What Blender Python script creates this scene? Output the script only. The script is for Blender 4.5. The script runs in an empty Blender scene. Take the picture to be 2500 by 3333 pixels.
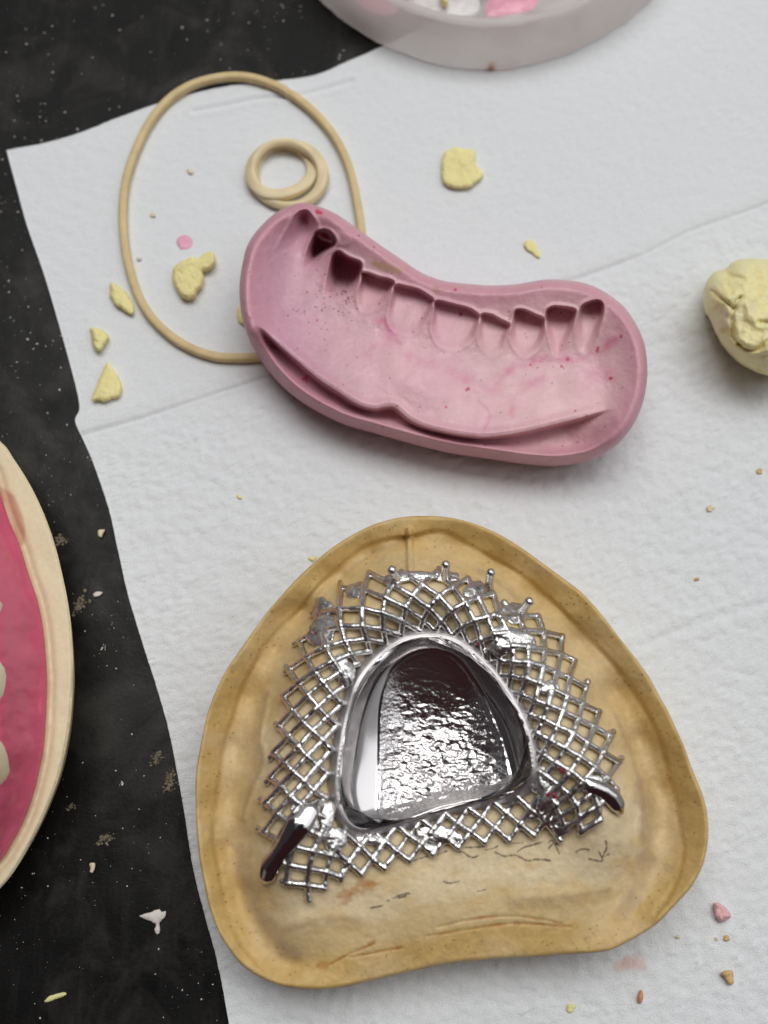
import bpy, math, random
import numpy as np
from mathutils import Vector

rng = np.random.default_rng(11)
random.seed(11)
scn = bpy.context.scene
COL = scn.collection
S = 0.01                      # everything below is laid out in centimetres

# ------------------------------------------------------------------ camera
PW, PH = 2500.0, 3333.0
PITCH = math.radians(16.0)
VFOV = math.radians(52.0)
DIST = 16.5
TV = math.tan(VFOV / 2); TH = TV * PW / PH
CAM = np.array([0.0, -DIST * math.sin(PITCH), DIST * math.cos(PITCH)])
FWD = np.array([0.0, math.sin(PITCH), -math.cos(PITCH)])
RGT = np.array([1.0, 0.0, 0.0])
UPV = np.array([0.0, math.cos(PITCH), math.sin(PITCH)])

def unproj(px, py, z):
    px = np.asarray(px, float); py = np.asarray(py, float); z = np.asarray(z, float)
    u = (px / PW * 2 - 1) * TH; v = (1 - py / PH * 2) * TV
    dx = u; dy = FWD[1] + v * UPV[1]; dz = FWD[2] + v * UPV[2]
    t = (z - CAM[2]) / dz
    return np.stack([CAM[0] + t * dx, CAM[1] + t * dy, z + 0 * t], -1)

def proj(P):
    D = np.asarray(P, float) - CAM
    f = D @ FWD
    return np.stack([(D @ RGT / f / TH + 1) / 2 * PW, (1 - D @ UPV / f / TV) / 2 * PH], -1)

def _m(ox, oy, k):
    def f(pts):
        a = np.asarray(pts, float)
        return a * k + np.array([ox, oy])
    return f
FV = _m(0, 0, 1.507)
Z1 = _m(600, 1650, 1.085)
Z4 = _m(700, 600, 0.904)
Z5 = _m(200, 700, 0.422)
Z6 = _m(1050, 2050, 0.4521)
ZT = _m(1000, 0, 0.904)
ZL = _m(2100, 700, 0.3165)
ZB = _m(1900, 2700, 0.3617)
ZK = _m(0, 1350, 0.8963)
ZE = _m(0, 1350, 0.723)

# ------------------------------------------------------------------ maths helpers
def sstep(a, b, x):
    t = np.clip((x - a) / (b - a), 0, 1)
    return t * t * (3 - 2 * t)

def catmull(pts, n=6, closed=True):
    p = np.asarray(pts, float); N = len(p); out = []
    rngi = range(N) if closed else range(N - 1)
    for i in rngi:
        if closed:
            a, b, c, d = p[(i - 1) % N], p[i], p[(i + 1) % N], p[(i + 2) % N]
        else:
            a, b, c, d = p[max(i - 1, 0)], p[i], p[i + 1], p[min(i + 2, N - 1)]
        for k in range(n):
            t = k / n
            out.append(0.5 * (2 * b + (c - a) * t + (2 * a - 5 * b + 4 * c - d) * t * t + (3 * b - a - 3 * c + d) * t ** 3))
    if not closed: out.append(p[-1])
    return np.array(out)

def resample(p, spacing, closed=True):
    p = np.asarray(p, float)
    q = np.vstack([p, p[:1]]) if closed else p
    L = np.concatenate([[0], np.cumsum(np.linalg.norm(np.diff(q, axis=0), axis=1))])
    n = max(3, int(round(L[-1] / spacing)))
    s = np.linspace(0, L[-1], n + (0 if closed else 1), endpoint=not closed)
    return np.stack([np.interp(s, L, q[:, k]) for k in range(q.shape[1])], -1)

def seg_dist(P, poly, closed=True):
    """distance, nearest point, nearest segment index and parameter along the line"""
    A = np.asarray(poly, float)
    B = np.roll(A, -1, 0) if closed else A[1:]
    A = A if closed else A[:-1]
    best = np.full(len(P), 1e18); near = np.zeros((len(P), 2)); idx = np.zeros(len(P), int)
    for k in range(len(A)):
        d = B[k] - A[k]; L = d @ d
        if L < 1e-12: continue
        t = np.clip(((P - A[k]) @ d) / L, 0, 1)
        q = A[k] + t[:, None] * d
        e = ((P - q) ** 2).sum(1)
        m = e < best
        best[m] = e[m]; near[m] = q[m]; idx[m] = k
    return np.sqrt(best), near, idx

def inside(P, poly):
    A = np.asarray(poly, float); B = np.roll(A, -1, 0)
    c = np.zeros(len(P), bool); x, y = P[:, 0], P[:, 1]
    for (x1, y1), (x2, y2) in zip(A, B):
        if y1 == y2: continue
        m = ((y1 > y) != (y2 > y)) & (x < (x2 - x1) * (y - y1) / (y2 - y1) + x1)
        c ^= m
    return c

def sdf(P, poly):
    d, n, i = seg_dist(P, poly)
    return np.where(inside(P, poly), d, -d), n, i

_lat = rng.random((256, 256))
def vnoise(x, y):
    xi = np.floor(x).astype(int); yi = np.floor(y).astype(int)
    fx = x - xi; fy = y - yi
    fx = fx * fx * fx * (fx * (fx * 6 - 15) + 10); fy = fy * fy * fy * (fy * (fy * 6 - 15) + 10)
    g = lambda a, b: _lat[a & 255, b & 255]
    return (g(xi, yi) * (1 - fx) + g(xi + 1, yi) * fx) * (1 - fy) + (g(xi, yi + 1) * (1 - fx) + g(xi + 1, yi + 1) * fx) * fy * 1.0

def fbm(x, y, o=3, seed=0.0):
    s = 0; a = 1; tot = 0
    for k in range(o):
        c, d = math.cos(0.6 * k + .3), math.sin(0.6 * k + .3)
        s = s + a * (vnoise((x * c - y * d) * 2 ** k + 17.3 * k + seed, (x * d + y * c) * 2 ** k + 5.1 * k + seed * 1.7) - .5)
        tot += a; a *= .5
    return s / tot * 2

class TPS:
    def __init__(self, pts, smooth=0.0):
        a = np.asarray(pts, float); self.c = a[:, :2] / 500; n = len(a)
        K = self.k(self.c, self.c) + smooth * np.eye(n)
        Q = np.hstack([np.ones((n, 1)), self.c])
        M = np.block([[K, Q], [Q.T, np.zeros((3, 3))]])
        self.w = np.linalg.solve(M, np.concatenate([a[:, 2], np.zeros(3)]))
    def k(self, A, B):
        r2 = ((A[:, None, :] - B[None]) ** 2).sum(-1)
        return 0.5 * r2 * np.log(r2 + 1e-12)
    def __call__(self, P):
        out = np.empty(len(P))
        for s in range(0, len(P), 20000):
            q = P[s:s + 20000] / 500
            out[s:s + 20000] = self.k(q, self.c) @ self.w[:-3] + self.w[-3] + q @ self.w[-2:]
        return out

def lin(r, g, b):
    f = lambda c: c / 255 / 12.92 if c / 255 <= .04045 else ((c / 255 + .055) / 1.055) ** 2.4
    return np.array([f(r), f(g), f(b)])

# ------------------------------------------------------------------ mesh helpers
def raw_mesh(name, V, F, smooth=True):
    me = bpy.data.meshes.new(name)
    V = np.asarray(V, float)
    if isinstance(F, np.ndarray):
        n, k = F.shape
        me.vertices.add(len(V)); me.vertices.foreach_set('co', V.ravel())
        me.loops.add(n * k); me.loops.foreach_set('vertex_index', F.ravel().astype(np.int32))
        me.polygons.add(n); me.polygons.foreach_set('loop_start', np.arange(n, dtype=np.int32) * k)
        me.polygons.foreach_set('loop_total', np.full(n, k, np.int32))
        me.update(calc_edges=True); me.validate()
    else:
        me.from_pydata(V.tolist(), [], F); me.update()
    if smooth: me.polygons.foreach_set('use_smooth', np.ones(len(me.polygons), bool))
    return me

def link(name, me, mat, parent=None, origin=None):
    """me holds centimetres in the world; the object's own origin sits at `origin`"""
    V = np.empty(len(me.vertices) * 3); me.vertices.foreach_get('co', V); V = V.reshape(-1, 3)
    if origin is None:
        origin = np.array([(V[:, 0].min() + V[:, 0].max()) / 2, (V[:, 1].min() + V[:, 1].max()) / 2, V[:, 2].min()])
    origin = np.asarray(origin, float)
    me.vertices.foreach_set('co', ((V - origin) * S).ravel()); me.update()
    o = bpy.data.objects.new(name, me); COL.objects.link(o)
    if mat: me.materials.append(mat)
    o.location = Vector(origin * S)
    if parent:
        o.parent = parent; o.location = Vector(origin * S) - parent.location
    return o

def make(name, V, F, mat, parent=None, origin=None, smooth=True, cols=None):
    me = raw_mesh(name, V, F, smooth)
    if cols is not None:
        at = me.color_attributes.new('Col', 'FLOAT_COLOR', 'POINT')
        c = np.ones((len(V), 4)); c[:, :cols.shape[1]] = cols
        at.data.foreach_set('color', c.ravel().astype(np.float32))
    return link(name, me, mat, parent, origin)

def tag(o, label, cat, group=None, kind=None):
    o['label'] = label; o['category'] = cat
    if group: o['group'] = group
    if kind: o['kind'] = kind
    return o

def empty(name, at):
    o = bpy.data.objects.new(name, None); COL.objects.link(o)
    o.location = Vector(np.asarray(at) * S); o.empty_display_size = .005
    return o

def heightfield(outline, step, zfun, rings, colfun=None):
    """solid with a relief top: outline in photo pixels, zfun(P, sd) heights in cm,
    rings = [(inset cm, z cm), ...] down the side, the last one closes the bottom"""
    outline = np.asarray(outline, float)
    lo = outline.min(0) - step; hi = outline.max(0) + step
    gx = np.arange(lo[0], hi[0] + step, step); gy = np.arange(lo[1], hi[1] + step, step)
    X, Y = np.meshgrid(gx, gy); sh = X.shape
    P = np.stack([X.ravel(), Y.ravel()], -1)
    ins = inside(P, outline).reshape(sh)
    cell = ins[:-1, :-1] | ins[1:, :-1] | ins[:-1, 1:] | ins[1:, 1:]
    use = np.zeros(sh, bool)
    use[:-1, :-1] |= cell; use[1:, :-1] |= cell; use[:-1, 1:] |= cell; use[1:, 1:] |= cell
    idx = -np.ones(sh, int); idx[use] = np.arange(use.sum())
    P = P[use.ravel()]
    d, near, seg = seg_dist(P, outline)
    isin = ins[use]
    P = np.where(isin[:, None], P, near); sd = np.where(isin, d, 0.0)
    area = 0.5 * np.sum(outline[:, 0] * np.roll(outline[:, 1], -1) - np.roll(outline[:, 0], -1) * outline[:, 1])
    T = np.roll(outline, -1, 0) - outline
    Nn = np.stack([-T[:, 1], T[:, 0]], -1) * (1 if area > 0 else -1)
    Nn /= np.linalg.norm(Nn, axis=1, keepdims=True) + 1e-9
    k = 3
    Nn = sum(np.roll(Nn, i, 0) for i in range(-k, k + 1)); Nn /= np.linalg.norm(Nn, axis=1, keepdims=True) + 1e-9
    nin = Nn[seg] * np.array([1, -1])                    # inward, world xy
    z = zfun(P, sd)
    V = unproj(P[:, 0], P[:, 1], z)
    j, i = np.nonzero(cell)
    F = np.stack([idx[j + 1, i], idx[j + 1, i + 1], idx[j, i + 1], idx[j, i]], -1)
    n = len(V)
    E = np.concatenate([F[:, [0, 1]], F[:, [1, 2]], F[:, [2, 3]], F[:, [3, 0]]])
    key = E[:, 0] * n + E[:, 1]; rev = E[:, 1] * n + E[:, 0]
    bnd = E[~np.isin(key, rev)]
    bv = np.unique(bnd); loc = -np.ones(n, int); loc[bv] = np.arange(len(bv))
    Vs = [V]; Fs = [F]; prev = np.arange(n); base = n
    for inset, zz in rings:
        W = V[bv].copy(); W[:, :2] += nin[bv] * inset; W[:, 2] = zz if not callable(zz) else zz(V[bv])
        cur = -np.ones(n, int); cur[bv] = base + np.arange(len(bv)); base += len(bv)
        Vs.append(W)
        a, b = bnd[:, 0], bnd[:, 1]
        Fs.append(np.stack([prev[b], prev[a], cur[a], cur[b]], -1))
        prev = cur
    inset, zz = rings[-1]
    W = unproj(P[:, 0], P[:, 1], float(V[bv, 2].mean())); pxcm = 200.0
    W[:, :2] += nin * (inset * np.clip(1 - sd / (4 * inset * pxcm + 1e-6), 0, 1))[:, None]; W[:, 2] = zz
    cur = base + np.arange(n); cur[bv] = prev[bv]
    Vs.append(W); Fs.append(cur[F][:, ::-1])
    VV = np.vstack(Vs); FF = np.vstack(Fs)
    cols = None
    if colfun is not None:
        c = colfun(P, sd, z)
        cols = np.vstack([c] + [c[bv]] * len(rings) + [c])
    return VV, FF, cols

def tube(path, prof, closed=True, updir=None):
    """sweep a closed 2-D profile (list of (side, up)) along path"""
    P = np.asarray(path, float); n = len(P); m = len(prof)
    if closed: T = np.roll(P, -1, 0) - np.roll(P, 1, 0)
    else: T = np.gradient(P, axis=0)
    T /= np.linalg.norm(T, axis=1, keepdims=True)
    up = np.tile([0, 0, 1.0], (n, 1)) if updir is None else updir
    side = np.cross(T, up); side /= np.linalg.norm(side, axis=1, keepdims=True) + 1e-9
    u2 = np.cross(side, T)
    pr = np.asarray(prof, float)
    if pr.ndim == 2: pr = np.tile(pr[None], (n, 1, 1))
    V = P[:, None] + side[:, None] * pr[:, :, :1] + u2[:, None] * pr[:, :, 1:]
    F = []
    for a in range(n if closed else n - 1):
        b = (a + 1) % n
        for k in range(m):
            l = (k + 1) % m
            F.append((b * m + k, b * m + l, a * m + l, a * m + k))
    V = V.reshape(-1, 3)
    F = np.array(F)
    return V, F

def circ(r, m=8, e=1.0, rv=None):
    out = []
    for k in range(m):
        a = 2 * math.pi * k / m
        c, s = math.cos(a), math.sin(a)
        out.append((r * math.copysign(abs(c) ** e, c), (rv or r) * math.copysign(abs(s) ** e, s)))
    return out

def ellipsoid(c, ax, nu=14, nv=10):
    """ax: 3x3 rows = half axes"""
    V = []; F = []
    for a in range(nv + 1):
        th = math.pi * a / nv
        for b in range(nu):
            ph = 2 * math.pi * b / nu
            V.append((math.sin(th) * math.cos(ph), math.sin(th) * math.sin(ph), math.cos(th)))
    for a in range(nv):
        for b in range(nu):
            F.append((a * nu + b, (a + 1) * nu + b, (a + 1) * nu + (b + 1) % nu, a * nu + (b + 1) % nu))
    return np.array(V) @ np.asarray(ax, float) + np.asarray(c), np.array(F)

class Bag:
    def __init__(self): self.V = []; self.F = []; self.n = 0
    def add(self, V, F):
        self.V.append(np.asarray(V)); self.F.append(np.asarray(F) + self.n); self.n += len(V)
    def get(self): return np.vstack(self.V), np.vstack(self.F)

def fuse(V, F, voxel, smooth=2):
    """weld overlapping closed shapes into one skin"""
    me = raw_mesh('weld', V, F, False)
    o = bpy.data.objects.new('weld', me); COL.objects.link(o)
    m = o.modifiers.new('r', 'REMESH'); m.mode = 'VOXEL'; m.voxel_size = voxel; m.use_smooth_shade = True
    if smooth:
        q = o.modifiers.new('s', 'SMOOTH'); q.factor = .5; q.iterations = smooth
    dg = bpy.context.evaluated_depsgraph_get()
    ev = o.evaluated_get(dg); out = bpy.data.meshes.new_from_object(ev)
    bpy.data.objects.remove(o); bpy.data.meshes.remove(me)
    out.polygons.foreach_set('use_smooth', np.ones(len(out.polygons), bool))
    return out

def weld_balls(P, R, voxel, smooth=2):
    """one skin round a cloud of overlapping balls"""
    me = bpy.data.meshes.new('balls'); P = np.asarray(P, float)
    me.vertices.add(len(P)); me.vertices.foreach_set('co', P.ravel())
    at = me.attributes.new('rad', 'FLOAT', 'POINT'); at.data.foreach_set('value', np.asarray(R, np.float32))
    o = bpy.data.objects.new('balls', me); COL.objects.link(o)
    g = bpy.data.node_groups.new('skin', 'GeometryNodeTree')
    g.interface.new_socket('Geometry', in_out='INPUT', socket_type='NodeSocketGeometry')
    g.interface.new_socket('Geometry', in_out='OUTPUT', socket_type='NodeSocketGeometry')
    n = g.nodes; gi = n.new('NodeGroupInput'); go = n.new('NodeGroupOutput')
    mp = n.new('GeometryNodeMeshToPoints'); pv = n.new('GeometryNodePointsToVolume'); vm = n.new('GeometryNodeVolumeToMesh')
    na = n.new('GeometryNodeInputNamedAttribute'); na.data_type = 'FLOAT'; na.inputs['Name'].default_value = 'rad'
    pv.resolution_mode = 'VOXEL_SIZE'; vm.resolution_mode = 'VOXEL_SIZE'
    pv.inputs['Voxel Size'].default_value = voxel; vm.inputs['Voxel Size'].default_value = voxel
    vm.inputs['Threshold'].default_value = .12
    l = g.links; l.new(gi.outputs[0], mp.inputs[0]); l.new(na.outputs[0], mp.inputs['Radius']); l.new(mp.outputs[0], pv.inputs[0])
    l.new(na.outputs[0], pv.inputs['Radius']); l.new(pv.outputs[0], vm.inputs[0]); l.new(vm.outputs[0], go.inputs[0])
    m = o.modifiers.new('g', 'NODES'); m.node_group = g
    if smooth:
        q = o.modifiers.new('s', 'SMOOTH'); q.factor = .5; q.iterations = smooth
    dg = bpy.context.evaluated_depsgraph_get()
    out = bpy.data.meshes.new_from_object(o.evaluated_get(dg))
    bpy.data.objects.remove(o); bpy.data.meshes.remove(me); bpy.data.node_groups.remove(g)
    out.polygons.foreach_set('use_smooth', np.ones(len(out.polygons), bool)); out.materials.clear()
    return out

# ------------------------------------------------------------------ materials
def mat(name):
    m = bpy.data.materials.new(name); m.use_nodes = True
    nt = m.node_tree; b = nt.nodes['Principled BSDF']
    return m, nt, b, nt.nodes, nt.links

def objco(nt, scale=100.0):
    t = nt.nodes.new('ShaderNodeTexCoord'); mp = nt.nodes.new('ShaderNodeMapping')
    mp.inputs['Scale'].default_value = (scale,) * 3 if not isinstance(scale, tuple) else scale
    nt.links.new(t.outputs['Object'], mp.inputs['Vector'])
    return mp.outputs['Vector']

def noise(nt, co, scale, detail=4, rough=.55, dist=0):
    n = nt.nodes.new('ShaderNodeTexNoise')
    n.inputs['Scale'].default_value = scale; n.inputs['Detail'].default_value = detail
    n.inputs['Roughness'].default_value = rough; n.inputs['Distortion'].default_value = dist
    nt.links.new(co, n.inputs['Vector']); return n.outputs['Fac']

def ramp(nt, fac, stops, interp='LINEAR'):
    r = nt.nodes.new('ShaderNodeValToRGB'); r.color_ramp.interpolation = interp
    e = r.color_ramp.elements
    while len(e) < len(stops): e.new(.5)
    for k, (p, c) in enumerate(stops):
        e[k].position = p; e[k].color = tuple(c) + (1,) if len(c) == 3 else c
    nt.links.new(fac, r.inputs['Fac']); return r.outputs['Color']

def mixc(nt, a, b, fac, mode='MIX'):
    m = nt.nodes.new('ShaderNodeMix'); m.data_type = 'RGBA'; m.blend_type = mode
    for sock, v in ((m.inputs[6], a), (m.inputs[7], b), (m.inputs[0], fac)):
        if isinstance(v, (int, float)): sock.default_value = v
        elif isinstance(v, (tuple, list, np.ndarray)): sock.default_value = tuple(v) + (1,)
        else: nt.links.new(v, sock)
    return m.outputs[2]

def bump(nt, h, dist, strength=1.0, normal=None):
    b = nt.nodes.new('ShaderNodeBump'); b.inputs['Distance'].default_value = dist; b.inputs['Strength'].default_value = strength
    nt.links.new(h, b.inputs['Height'])
    if normal: nt.links.new(normal, b.inputs['Normal'])
    return b.outputs['Normal']

def attr(nt, name='Col'):
    a = nt.nodes.new('ShaderNodeAttribute'); a.attribute_name = name; return a.outputs['Color']

def mapr(nt, v, a, b, c, d):
    m = nt.nodes.new('ShaderNodeMapRange')
    for k, x in enumerate((a, b, c, d)): m.inputs[k + 1].default_value = x
    nt.links.new(v, m.inputs[0]); return m.outputs[0]

def simple(name, col, rough=.6, var=.12, nscale=6, bumpd=.00006, bscale=14, sss=0, spec=.5):
    m, nt, b, N, L = mat(name)
    co = objco(nt)
    f = noise(nt, co, nscale)
    c2 = np.clip(np.array(col) * (1 - 2 * var), 0, 1); c1 = np.clip(np.array(col) * (1 + var), 0, 1)
    L.new(ramp(nt, f, [(.3, tuple(c2)), (.7, tuple(c1))]), b.inputs['Base Color'])
    b.inputs['Roughness'].default_value = rough; b.inputs['Specular IOR Level'].default_value = spec
    L.new(bump(nt, noise(nt, co, bscale, 5), bumpd), b.inputs['Normal'])
    if sss:
        b.inputs['Subsurface Weight'].default_value = sss; b.inputs['Subsurface Radius'].default_value = (1, .6, .4)
        b.inputs['Subsurface Scale'].default_value = .0015
    return m

def painted(name, rough=.5, bumpd=.00004, bscale=30, sss=0, spec=.5, grain=.08, gscale=12):
    """vertex colours carry the pigment, noise adds grain"""
    m, nt, b, N, L = mat(name); co = objco(nt)
    g = ramp(nt, noise(nt, co, gscale, 6, .65), [(.25, (1 - 2 * grain,) * 3), (.75, (1 + grain * .5,) * 3)])
    L.new(mixc(nt, attr(nt), g, 1.0, 'MULTIPLY'), b.inputs['Base Color'])
    b.inputs['Specular IOR Level'].default_value = spec
    L.new(mapr(nt, noise(nt, co, 5, 3), .3, .7, rough - .08, rough + .1), b.inputs['Roughness'])
    L.new(bump(nt, noise(nt, co, bscale, 6, .6), bumpd), b.inputs['Normal'])
    if sss:
        b.inputs['Subsurface Weight'].default_value = sss; b.inputs['Subsurface Radius'].default_value = (1, .5, .5)
        b.inputs['Subsurface Scale'].default_value = .002
    return m

def metal(name, col=(.62, .6, .59), r0=.08, r1=.25, bd=.00003, bs=18):
    m, nt, b, N, L = mat(name); co = objco(nt)
    b.inputs['Metallic'].default_value = 1
    L.new(ramp(nt, noise(nt, co, 4, 4), [(.3, tuple(np.array(col) * .82)), (.7, col)]), b.inputs['Base Color'])
    L.new(mapr(nt, noise(nt, co, 6, 5), .35, .65, r0, r1), b.inputs['Roughness'])
    L.new(bump(nt, noise(nt, co, bs, 4, .6), bd), b.inputs['Normal'])
    return m

M = {}
M['putty'] = painted('pink_putty', rough=.42, bumpd=.00003, bscale=30, sss=.12, grain=.05)
M['cast'] = painted('dental_stone', rough=.55, bumpd=.00004, bscale=26, grain=.10, gscale=9, spec=.4)
M['cream'] = painted('cream_stone', rough=.6, bumpd=.00003, bscale=30, grain=.05)
M['towel'] = painted('towel_paper', rough=.95, bumpd=.00018, bscale=42, spec=.1, grain=.035, gscale=30)
M['yellow'] = simple('yellow_putty', lin(236, 226, 158), .6, .04, 5, .00005, 18, sss=.15)
M['yellowlump'] = painted('yellow_putty_smudged', rough=.5, bumpd=.00005, bscale=14, sss=.15, grain=.06)
M['cream_bit'] = simple('cream_crumb', lin(225, 212, 180), .7, .08)
M['white_bit'] = simple('white_crumb', lin(222, 214, 208), .7, .1)
M['tan_bit'] = simple('tan_crumb', lin(214, 180, 128), .7, .1)
M['pink_bit'] = simple('pink_crumb', lin(226, 178, 180), .5, .08, sss=.2)
M['orange_bit'] = simple('orange_crumb', lin(214, 150, 110), .6, .1)
M['red_bit'] = simple('red_wax_crumb', lin(150, 30, 55), .35, .15, sss=.1)
M['dirt_bit'] = simple('dirt_crumb', lin(130, 120, 100), .9, .3)
M['pinkdrop'] = simple('pink_drop', lin(232, 168, 192), .5, .06)
M['latex'] = simple('latex', lin(214, 192, 142), .55, .07, 3, .00003, 20, sss=.15)
M['latex2'] = simple('pale_latex', lin(226, 210, 170), .5, .06, 3, .00003, 20, sss=.2)
M['wax'] = simple('pink_wax', lin(208, 94, 122), .22, .05, 2, .00008, 5, sss=.25)
M['tooth'] = simple('resin_tooth', lin(232, 218, 188), .25, .03, 3, .00002, 8, sss=.2)
M['metal'] = metal('cobalt_metal', (.78, .77, .76), bd=.00005, bs=14, r0=.22, r1=.40)
M['polish'] = metal('polished_metal', (.60, .58, .58), .05, .12, .00001, 10)
M['satin'] = metal('sandblasted_metal', (.60, .59, .58), .25, .42, .00006, 22)

def mk_plate():
    m, nt, b, N, L = mat('palate_metal'); co = objco(nt)
    b.inputs['Metallic'].default_value = 1
    b.inputs['Base Color'].default_value = (.60, .58, .58, 1)
    s = N.new('ShaderNodeSeparateColor'); L.new(attr(nt), s.inputs[0])
    L.new(mapr(nt, s.outputs[1], 0, 1, .11, .60), b.inputs['Roughness'])
    h = noise(nt, co, 26, 3, .5)
    mu = N.new('ShaderNodeMath'); mu.operation = 'MULTIPLY'; L.new(h, mu.inputs[0]); L.new(s.outputs[0], mu.inputs[1])
    L.new(bump(nt, mu.outputs[0], .00014), b.inputs['Normal'])
    return m
M['plate'] = mk_plate()

def mk_table():
    m, nt, b, N, L = mat('black_laminate'); co = objco(nt)
    base = (.0045, .0042, .004)
    sm = ramp(nt, noise(nt, co, .8, 6, .65, .6), [(.48, (0, 0, 0)), (.78, (1, 1, 1))])
    c = mixc(nt, base, (.042, .039, .035), sm)
    streak = objco(nt, (260, 40, 100))
    st = ramp(nt, noise(nt, streak, 1.2, 5, .7), [(.50, (0, 0, 0)), (.74, (.22, .22, .22))])
    c = mixc(nt, c, (.05, .048, .045), st)
    fine = ramp(nt, noise(nt, co, 30, 3, .7), [(.66, (0, 0, 0)), (.74, (1, 1, 1))])
    f2 = N.new('ShaderNodeMath'); f2.operation = 'MULTIPLY'; L.new(fine, f2.inputs[0]); L.new(ramp(nt, noise(nt, co, 1.1, 4), [(.45, (0, 0, 0)), (.65, (.6, .6, .6))]), f2.inputs[1])
    c = mixc(nt, c, (.10, .095, .085), f2.outputs[0])
    L.new(c, b.inputs['Base Color'])
    L.new(mapr(nt, noise(nt, co, 2, 5), .3, .7, .30, .48), b.inputs['Roughness'])
    b.inputs['Specular IOR Level'].default_value = .16
    L.new(bump(nt, noise(nt, co, 18, 4), .00003), b.inputs['Normal'])
    return m
M['table'] = mk_table()

def mk_dish():
    m, nt, b, N, L = mat('frosted_silicone'); co = objco(nt)
    L.new(ramp(nt, noise(nt, co, 1.3, 5, .6), [(.3, tuple(lin(228, 220, 217))), (.7, tuple(lin(246, 241, 238)))]), b.inputs['Base Color'])
    b.inputs['Roughness'].default_value = .42
    b.inputs['Subsurface Weight'].default_value = .3; b.inputs['Subsurface Scale'].default_value = .004
    L.new(bump(nt, noise(nt, co, 4, 6), .0002), b.inputs['Normal'])
    tr = N.new('ShaderNodeBsdfTranslucent'); tr.inputs['Color'].default_value = (.93, .90, .88, 1)
    tp = N.new('ShaderNodeBsdfTransparent'); tp.inputs['Color'].default_value = (.95, .94, .93, 1)
    m1 = N.new('ShaderNodeMixShader'); m1.inputs[0].default_value = .68; L.new(b.outputs[0], m1.inputs[1]); L.new(tr.outputs[0], m1.inputs[2])
    m2 = N.new('ShaderNodeMixShader'); m2.inputs[0].default_value = .28; L.new(m1.outputs[0], m2.inputs[1]); L.new(tp.outputs[0], m2.inputs[2])
    L.new(m2.outputs[0], N['Material Output'].inputs['Surface'])
    return m
M['dish'] = mk_dish()
M['dishpink'] = simple('pink_acrylic_residue', lin(240, 170, 190), .3, .1, 2, .0003, 5, sss=.3)
M['dishwhite'] = simple('milky_residue', lin(226, 220, 220), .3, .1, 2, .0004, 6, sss=.3)

# ------------------------------------------------------------------ table
V = np.array([[-45, -40, 0], [45, -40, 0], [45, 45, 0], [-45, 45, 0], [-45, -40, -2.5], [45, -40, -2.5], [45, 45, -2.5], [-45, 45, -2.5]], float)
F = [(0, 1, 2, 3), (7, 6, 5, 4), (0, 4, 5, 1), (1, 5, 6, 2), (2, 6, 7, 3), (3, 7, 4, 0)]
o = make('table', V, F, M['table'], origin=(0, 0, 0), smooth=False); o['kind'] = 'structure'

# ------------------------------------------------------------------ paper towel
top_px = FV([(15, 326), (100, 310), (170, 290), (250, 258), (330, 229), (420, 203), (500, 188), (590, 178), (680, 165), (750, 136), (820, 106), (920, 60), (1040, 10), (1200, -60), (1500, -180), (1900, -330), (2300, -480)])
left_px = FV([(15, 326), (35, 400), (60, 490), (95, 590), (125, 690), (150, 780), (168, 850), (172, 885), (163, 905), (168, 925), (185, 962), (205, 1010), (235, 1100), (255, 1190), (275, 1280), (305, 1380), (340, 1490), (365, 1580), (385, 1680), (402, 1780), (418, 1880), (440, 1970), (465, 2060), (482, 2140), (500, 2240), (530, 2400), (570, 2600), (620, 2800)])
ZTOW = 0.07
topc = resample(unproj(*catmull(top_px, 5, False).T, ZTOW)[:, :2], .01, False)
lefc = resample(unproj(*catmull(left_px, 5, False).T, ZTOW)[:, :2], .01, False)
NU, NV = 540, 640
def along(c, t):
    L = np.linspace(0, 1, len(c)); return np.stack([np.interp(t, L, c[:, k]) for k in range(2)], -1)
u = np.linspace(0, 1, NU); v = np.linspace(0, 1, NV)
tp = along(topc, u); lf = along(lefc, v)
GX = tp[None, :, :] + lf[:, None, :] - lf[0]
# far edge keeps parallel to the near ones
X, Y = GX[..., 0], GX[..., 1]

seam = unproj(*catmull(FV([(120, 958), (172, 941), (300, 905), (430, 862), (560, 820), (700, 778), (900, 706), (1050, 655), (1240, 604), (1330, 572), (1400, 545), (1490, 500), (1659, 438), (1900, 330)]), 4, False).T, ZTOW)[:, :2]
seam2 = unproj(*catmull(FV([(1180, 1480), (1300, 1430), (1400, 1388), (1500, 1350), (1659, 1302), (1800, 1260)]), 4, False).T, ZTOW)[:, :2]
seam3 = unproj(*catmull(FV([(420, 243), (500, 228), (560, 216), (640, 210), (700, 196), (760, 178)]), 4, False).T, ZTOW)[:, :2]
seam4 = unproj(*catmull(FV([(1180, 830), (1300, 800), (1420, 748), (1520, 722), (1660, 700)]), 4, False).T, ZTOW)[:, :2]

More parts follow.
